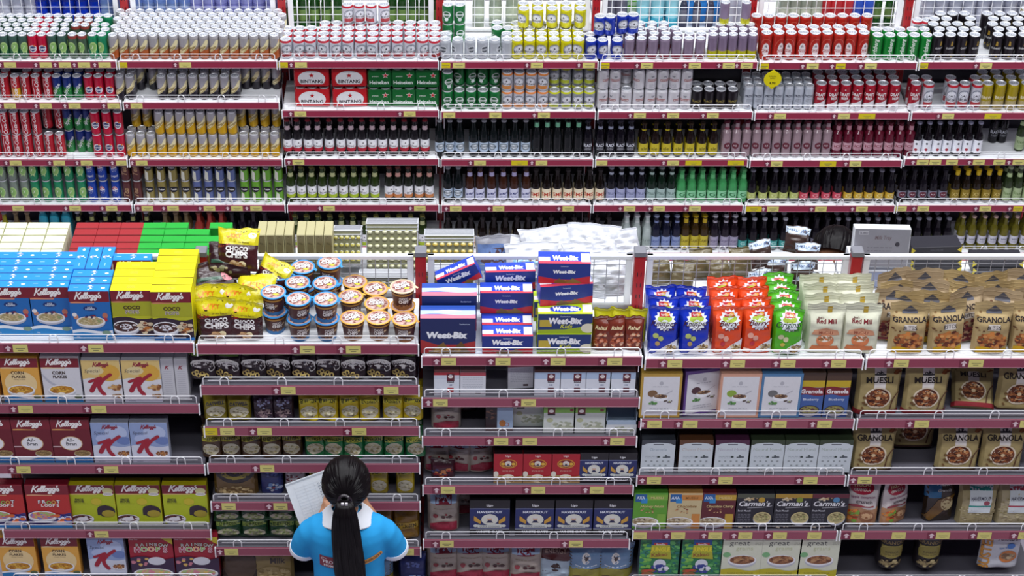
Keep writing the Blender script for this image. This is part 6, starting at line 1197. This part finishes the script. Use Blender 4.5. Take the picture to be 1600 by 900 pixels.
for i, (px, y, dz, rx, rz, k_) in enumerate(((835, .5, .10, -.75, .1, 'wbag0'), (880, .62, .05, -1.1, -.1, 'wbag1'), (930, .6, .06, -1.05, .15, 'wbag2'), (862, .68, .1, -1.15, .2, 'wbag3'), (925, .68, .11, -1.1, -.15, 'wbag1'), (820, .68, .03, -.9, .0, 'wbag2'), (950, .5, .0, -.5, .1, 'wbag3'), (905, .5, .0, -.7, -.2, 'wbag2'), (850, .5, .0, -.6, .1, 'wbag1'), (970, .66, .07, -.9, .3, 'wbag1'))):
    fx(k_, px, 0, y, 'crumpled white bag, %s in the white heap' % ORD[i] if i else 'crumpled white bag with brown print', zz=zf+dz, rot=(rx, 0, rz))
for i, (px, y, rz) in enumerate(((1035, .6, .2), (1065, .55, -.3), (1130, .58, .3), (1160, .66, 0), (1100, .65, .1))): fx('kiss', px, 0, y, 'olive sweet bag behind wire, %s from left' % ORD[i], rot=(-.6, 0, rz))
for i, (px, y, dz, rx, rz) in enumerate(((1195, .62, .08, -.5, .35), (1245, .68, .12, -.4, -.3), (1262, .62, .07, -.3, -.15), (1190, .5, .0, -.3, .2), (1255, .5, .05, -.2, 0), (1262, .48, .0, -.2, .02), (1215, .6, .0, -.4, 0))): fx('hersh', px, 0, y, 'brown sweet bag with pale blue header, %s in the heap' % ORD[i], zz=zf+dz, rot=(rx, 0, rz))
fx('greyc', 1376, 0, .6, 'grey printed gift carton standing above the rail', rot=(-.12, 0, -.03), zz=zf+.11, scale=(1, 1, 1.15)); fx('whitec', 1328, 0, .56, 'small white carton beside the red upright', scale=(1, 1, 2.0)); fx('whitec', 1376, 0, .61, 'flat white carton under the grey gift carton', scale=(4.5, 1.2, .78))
for i in range(4): fx('blackb', 1463, 0, .7, 'flat black box with yellow corners, %s from bottom' % ORD[i], zz=zf+.0+i*.036+.03, rot=(0, 0, .02*i))
fx('blackb', 1463, 0, .7, 'flat black box at the very bottom of the stack', zz=zf-.008, scale=(1, 1, 1)); fx('blackb', 1560, 0, .7, 'flat black box at right of the far shelf', zz=zf+.06)
fx('blackb', 1560, 0, .7, 'flat black box under the right one', zz=zf+.02)
# ================= people =================
def skinned(name, V, E, R, m, col, parent=None, sub=2, colfn=None):
    me = bpy.data.meshes.new(name); me.from_pydata(V, E, []); o = bpy.data.objects.new(name, me); COL.objects.link(o)
    o.modifiers.new('s', 'SKIN'); o.modifiers.new('d', 'SUBSURF').levels = sub
    for i, r in enumerate(R):
        d = me.skin_vertices[0].data[i]; d.radius = r if isinstance(r, tuple) else (r, r); d.use_root = (i == 0)
    bpy.context.view_layer.update(); dg = bpy.context.evaluated_depsgraph_get()
    m2 = bpy.data.meshes.new_from_object(o.evaluated_get(dg)); bpy.data.objects.remove(o); m2.name = name
    for a in list(m2.color_attributes): m2.color_attributes.remove(a)
    at = m2.color_attributes.new('Col', 'FLOAT_COLOR', 'POINT'); c = hx(col)
    for i, v in enumerate(m2.vertices): at.data[i].color = hx(colfn(v.co)) if colfn else c
    m2.materials.clear(); m2.materials.append(M[m]); m2.polygons.foreach_set('use_smooth', [True]*len(m2.polygons))
    o = bpy.data.objects.new(name, m2); COL.objects.link(o); o.parent = parent; return o
def person(cx, cy, top, label, shirt, back_sign, wrists=None, pony=True, face=1):
    """standing adult looking towards +y*face; top = height of the crown. Built round (0,0), then placed."""
    f = top/1.42; S = lambda *p: tuple(q*f for q in p)
    HC = (0, .03, 1.29); sh = 1.085
    V = [(0, 0, .72), (0, .0, .86), (0, -.005, 1.0), (0, -.01, 1.07), (0, .0, 1.14), (0, .02, 1.2), HC, (0, .035, 1.345)]
    R = [.115, .105, .12, .1, .05, .05, .088, .07]; E = [(i, i+1) for i in range(7)]
    def chain(root, pts, rad):
        p = root
        for q, r in zip(pts, rad): V.append(q); R.append(r); E.append((p, len(V)-1)); p = len(V)-1
        return p
    wr = wrists or [(-.17, .17, .98), (.17, .12, 1.08)]
    wrist_i = []
    for s, w_ in zip((-1, 1), wr):
        el = (s*.215, .06, .86)
        h = chain(3, [(s*.1, -.005, sh-.02), (s*.155, .0, sh-.055), (s*.188, .02, .97), el, ((el[0]+w_[0])/2, (el[1]+w_[1])/2, (el[2]+w_[2])/2), w_], [.045, .045, .04, .034, .03, .022]); wrist_i.append(h)
        d = (Vector(w_)-Vector(el)).normalized(); side = Vector((-s, 0, 0)); side = (side-d*side.dot(d)).normalized(); nrm = d.cross(side)
        pc = Vector(w_)+d*.045; pi_ = chain(h, [tuple(pc)], [(.034, .016)])
        for q in range(4):
            b = Vector(w_)+d*.075+side*(.027-.018*q); L = (.055, .064, .06, .046)[q]
            chain(pi_, [tuple(b), tuple(b+d*L*.5+nrm*.012*s), tuple(b+d*L*.75+nrm*.032*s)], [.0095, .0085, .007])
        b = Vector(w_)+d*.03+side*.034; chain(h, [tuple(b), tuple(b+d*.03+side*.016), tuple(b+d*.055+side*.012)], [.011, .0095, .008])
    for s in (-1, 1): chain(0, [(s*.075, 0, .66), (s*.08, .01, .4), (s*.08, -.01, .1), (s*.082, .0, .045), (s*.09, .1, .02)], [.085, .055, .04, .032, .024])
    body = skinned('body', [S(*v) for v in V], E, [(r[0]*f, r[1]*f) if isinstance(r, tuple) else r*f for r in R], 'skin', '#b98463')
    body.name = 'person'; root = body; tag(root, label, 'person')
    # face and ears
    fm = MB(); hx0, hy0, hz0 = HC
    def ellip(c, r, col, n=10, m=8):
        i0 = 0; fm.grid(lambda a, b: (c[0]+r[0]*cos(2*pi*a)*sin(pi*b), c[1]+r[1]*sin(2*pi*a)*sin(pi*b), c[2]+r[2]*cos(pi*b)), n, m, lambda a, b: col)
    for s in (-1, 1):
        ellip((s*.094, .03, 1.275), (.010, .022, .032), '#b07c5c'); ellip((s*.034, .115, 1.30), (.014, .008, .009), '#f0ece8'); ellip((s*.034, .122, 1.30), (.006, .004, .006), '#241812'); ellip((s*.034, .118, 1.322), (.02, .006, .004), '#1a1416')
    ellip((0, .128, 1.275), (.012, .016, .02), '#b98463'); ellip((0, .12, 1.236), (.022, .008, .008), '#a04c4c')
    fo = fm.obj('facial_features', 'skin', root); fo.scale = (f,)*3
    # clothes
    sm_ = MB(); rings = [(.70, .155, .118, 0), (.78, .158, .118, 0), (.88, .158, .117, 0), (.98, .168, .12, -.004), (1.05, .172, .112, -.008), (1.085, .165, .098, -.01), (1.11, .14, .082, -.008), (1.13, .105, .07, -.004), (1.15, .066, .056, 0), (1.165, .05, .045, .004)]
    def rg(a, b):
        q = b*9; i = min(int(q), 8); t = q-i; z0, a0, b0, c0 = rings[i]; z1, a1, b1, c1 = rings[i+1]; A_ = a0+(a1-a0)*t; B_ = b0+(b1-b0)*t; ph = 2*pi*a
        cc, ss = cos(ph), sin(ph); m_ = lambda v: (abs(v)**.85)*(1 if v > 0 else -1)
        return S(A_*m_(cc), c0+(c1-c0)*t+B_*m_(ss), z0+(z1-z0)*t+.006*sin(ph*3+z0*30)*(.5 if z0 < 1 else 0))
    sm_.grid(rg, 40, 36, lambda a, b: shirt); sm_.face([rg(a/40, 0) for a in range(40)][::-1], shirt); sm_.face([rg(a/40, 1) for a in range(40)], shirt)
    for s in (-1, 1): sm_.tube([S(s*.06, -.008, 1.09), S(s*.12, -.008, 1.068), S(s*.16, .0, 1.03), S(s*.183, .012, .985), S(s*.195, .026, .94), S(s*.202, .036, .905)], [q*f for q in (.055, .062, .062, .06, .06, .062)], shirt, n=20)
    me = sm_.mesh('polo_shirt', 'cloth', weld=True); so = bpy.data.objects.new('polo_shirt', me); COL.objects.link(so)
    rm = so.modifiers.new('r', 'REMESH'); rm.mode = 'VOXEL'; rm.voxel_size = .008; sd = so.modifiers.new('s', 'SMOOTH'); sd.iterations = 6; sd.factor = .6
    bpy.context.view_layer.update(); m2 = bpy.data.meshes.new_from_object(so.evaluated_get(bpy.context.evaluated_depsgraph_get())); bpy.data.objects.remove(so)
    for a in list(m2.color_attributes): m2.color_attributes.remove(a)
    at = m2.color_attributes.new('Col', 'FLOAT_COLOR', 'POINT'); at.data.foreach_set('color', list(hx(shirt))*len(m2.vertices))
    m2.materials.clear(); m2.materials.append(M['cloth']); m2.polygons.foreach_set('use_smooth', [True]*len(m2.polygons)); so = bpy.data.objects.new('polo_shirt', m2); COL.objects.link(so); so.parent = root
    c = MB()
    for s in (-1, 1):
        p0, p1 = Vector((s*.199, .031, .922)), Vector((s*.204, .038, .898)); c.tube([S(*p0), S(*((p0+p1)/2)), S(*p1)], [.0625*f, .0645*f, .0635*f], '#e8eaf0', n=20)
    c.obj('sleeve_cuff', 'cloth', root)
    co = MB()
    def colr(a, b):     # open-fronted folded collar
        t = 2*pi*a+pi/2; rr = .058+.05*b; return S(rr*1.15*cos(t), -.002+rr*.95*sin(t), 1.178-.045*b**1.2-.022*cos(t)**2*b)
    co.grid(colr, 28, 5, lambda a, b: '#dfe2ea'); co.grid(lambda a, b: tuple(Vector(colr(a, b))-Vector((0, 0, .004))), 28, 5, lambda a, b: '#c9ccd6'); co.obj('collar', 'cloth', root)
    tv = [(0, 0, .72), (0, 0, .66)]; te = [(0, 1)]; tr_ = [(.15, .12), (.14, .115)]
    for s in (-1, 1): b = len(tv); tv += [(s*.075, 0, .58), (s*.08, .01, .36), (s*.08, -.01, .08)]; te += [(1, b), (b, b+1), (b+1, b+2)]; tr_ += [.095, .068, .055]
    skinned('trousers', [S(*v) for v in tv], te, [(r[0]*f, r[1]*f) if isinstance(r, tuple) else r*f for r in tr_], 'cloth', '#1c1e2c', root)
    for s in (-1, 1): skinned('shoe', [S(s*.082, -.02, .035), S(s*.085, .06, .03), S(s*.09, .13, .025)], [(0, 1), (1, 2)], [.042*f, .042*f, .034*f], 'foil', '#16141a', root)
    # hair: strands run from the hairline to the tie point
    T = Vector((0, -1, .1 if pony else .5)).normalized(); U = Vector((1, 0, 0)); Wv = T.cross(U).normalized(); rx, ry, rz_ = .106, .118, .122
    hm = MB(); R_ = random.Random(3); ridge = [R_.uniform(-1, 1) for _ in range(180)]
    C = Vector((0, .018, 1.298))
    def hs(a, b):
        ph = 2*pi*a; th = b*(2.05+.18*sin(ph)+(.0 if pony else -.2)); d = T*cos(th)+(U*cos(ph)+Wv*sin(ph))*sin(th)
        k = 1+.014*ridge[int(a*180) % 180]*min(1, th*1.5)+.008*sin(th*9+ridge[int(a*180) % 180]*2)
        dd = Vector((d.x*rx, d.y*ry, d.z*rz_))*k
        if d.z < -.35: dd.x *= 1-.35*(-d.z-.35); 
        return S(*(C+dd))
    hm.grid(hs, 180, 22, lambda a, b: ('#0c080b', '#120d10', '#080608')[int(a*180) % 3]); h = hm.obj('hair', 'hair', root, weld=True)
    if pony:
        pm = MB(); path = [(0, -.095, 1.31), (0, -.125, 1.30), (.0, -.145, 1.26), (.002, -.15, 1.18), (.006, -.152, 1.08), (.012, -.15, .96), (.02, -.148, .84), (.028, -.145, .74)]
        rad = [(.02, .016), (.036, .024), (.05, .03), (.058, .034), (.064, .036), (.066, .034), (.06, .03), (.03, .02)]
        pp = smoothline([(p[0], i) for i, p in enumerate(path)], 4)
        def ps(a, b):
            q = b*7; i = min(int(q), 6); t = q-i; t2 = t*t*(3-2*t); P = Vector(path[i]).lerp(Vector(path[i+1]), t); r0 = rad[i][0]+(rad[i+1][0]-rad[i][0])*t; r1 = rad[i][1]+(rad[i+1][1]-rad[i][1])*t
            ph = 2*pi*a; k = 1+.05*ridge[int(a*90+7) % 180]+.02*sin(b*20+ridge[int(a*90)]*3)
            return S(P.x+r0*k*cos(ph), P.y+r1*k*sin(ph), P.z+.01*ridge[(int(a*90)*3) % 180]*(b**4)*3)
        pm.grid(ps, 90, 34, lambda a, b: ('#0c080b', '#120d10', '#080608')[int(a*90) % 3]); pm.obj('ponytail', 'hair', h, weld=True)
        tm = MB(); tm.tube([S(.025*cos(t*pi/8), -.112-.004*sin(t), 1.312+.022*sin(t*pi/8)) for t in range(16)], .007*f, '#241c24', closed=True)
        tm.box(*[q*f for q in (-.014, -.002, -.142, -.136, 1.305, 1.316)], '#c9c4cc'); tm.box(*[q*f for q in (.003, .014, -.142, -.136, 1.304, 1.316)], '#c9c4cc'); tm.obj('hair_tie', 'foil', h)
    root.location = (cx, cy, 0)
    if face < 0: root.rotation_euler = (0, 0, pi*.9)
    return root, f
PX_, PY_ = Xat(541, -.45, 1.3), -.47
ztop = Zat(724, PY_+.0)
girl, gf = person(PX_, PY_, ztop, 'person seen from behind with black ponytail in sky blue polo, writing on a sheet', '#2c9cdc', True, wrists=[(-.12, .15, 1.0), (.08, .12, 1.07)])
# printed patches on the back of the shirt, laid on the cloth by ray casting
def patch(name, cxp, czp, w_, h_, rot, art, col):
    shirt = [c for c in girl.children if c.name.startswith('polo')][0]; me = shirt.data
    from mathutils.bvhtree import BVHTree
    bv = BVHTree.FromPolygons([v.co for v in me.vertices], [tuple(p.vertices) for p in me.polygons])
    cr, sr_ = cos(rot), sin(rot)
    def wp(u, v, e):
        v = v-h_/2; x = cxp+u*cr-v*sr_; zz = czp+u*sr_+v*cr; hit = bv.ray_cast(Vector((x, -1, zz)), Vector((0, 1, 0)))
        y = hit[0].y if hit[0] else -.12
        return (x, y-.002-e, zz)
    mb = MB(); A = FineArt(mb, w_, h_, wp, .0003); A.base = 0; A.rect(0, 0, 1, 1, col); art(A); mb.obj(name, 'label', girl)
shz = Zat(880, PY_-.12)
patch('back_badge', Xat(515, PY_-.12, shz)-PX_, shz+.0, .09, .066, -.02, lambda A: (A.ring(.2, .75, .14, .12, .03, '#e0d4d8', 0, 300), A.text('PRO', .42, .38, .3, '#e8dfe2', bold=.03, wmax=.5), A.text('HOME', .5, .08, .2, '#e8dfe2', bold=.03, wmax=.6)), '#7c1c30')
shz2 = Zat(877, PY_-.12)
patch('name_strip', Xat(582, PY_-.12, shz2)-PX_, shz2, .084, .026, .26, lambda A: A.text('ENERGEN', .5, .25, .5, '#5c3414', bold=.03, wmax=.86), '#d8963c')
# writing sheet
def P3(px, py, y): z_ = Zat(py, y); return Vector((Xat(px, y, z_), y, z_))
TL, BL, BR = P3(445, 757, -.20), P3(474, 836, -.29), P3(566, 803, -.29)
ux = (BR-BL); uy = (TL-BL); nn = ux.cross(uy).normalized()
sm = MB(); Wd, Hd = ux.length, uy.length; eu, ev = ux.normalized(), uy.normalized()
def cv(u, v, e=0): return BL+ux*u+uy*v+nn*(e+.004*sin(u*3))
for e, c in ((0, '#e2e6ea'), (-.003, '#c4c8cc')):
    sm.grid(lambda a, b: cv(a, b, e), 10, 10, lambda a, b: c)
for q in range(4): sm.grid(lambda a, b: cv(a, [0, 1, 0, 0][q] if q < 2 else b, -.003*(b if q < 2 else 0)), 4, 1, lambda a, b: '#c4c8cc') if q < 2 else None
SA = FineArt(sm, 1, 1, lambda u, v, e: cv(u+.5, v, e), .0003); SA.fine = .12; SA.base = .0004
SA.rect(0, .955, 1, .985, '#b4b9c0')
for i in range(14): SA.rect(.12, .85-.055*i, .94, .853-.055*i, '#c0c6cc')
for i in range(6): SA.rect(.12+.164*i, .13, .123+.164*i, .9, '#c6ccd2')
SA.lines(.5, .93, .82, 12, .055, '#8f98a2', .014)
o = sm.obj('writing_sheet', 'matte'); tag(o, 'large white ruled sheet held up left of the head of the person in blue', 'paper')
pn = MB(); a = P3(487, 838, -.42); b = P3(497, 827, -.40); pn.tube([tuple(a), tuple(a.lerp(b, .7)), tuple(b)], [.004, .004, .002], '#dfe4ee', n=8); o = pn.obj('pen', 'foil'); tag(o, 'white pen at the left collar of the person in blue', 'pen')
pn = MB(); a = P3(568, 812, -.33); b = P3(577, 796, -.35); pn.tube([tuple(a), tuple(a.lerp(b, .6)), tuple(b)], .0045, '#c9a0c4', n=8); pn.tube([tuple(a.lerp(b, .62)), tuple(b)], .006, '#b03c9c', n=8); o = pn.obj('marker_pen', 'foil'); tag(o, 'pink-capped marker right of the neck of the person in blue', 'pen')
hp = Zat(354, 1.2)
person(Xat(1310, 1.2, hp), 1.2, hp, 'person with short black hair beyond the near shelving, mostly hidden behind it', '#3a3844', False, pony=False, face=-1)
print('labels', len(USED), 'objects', len(SC.objects))
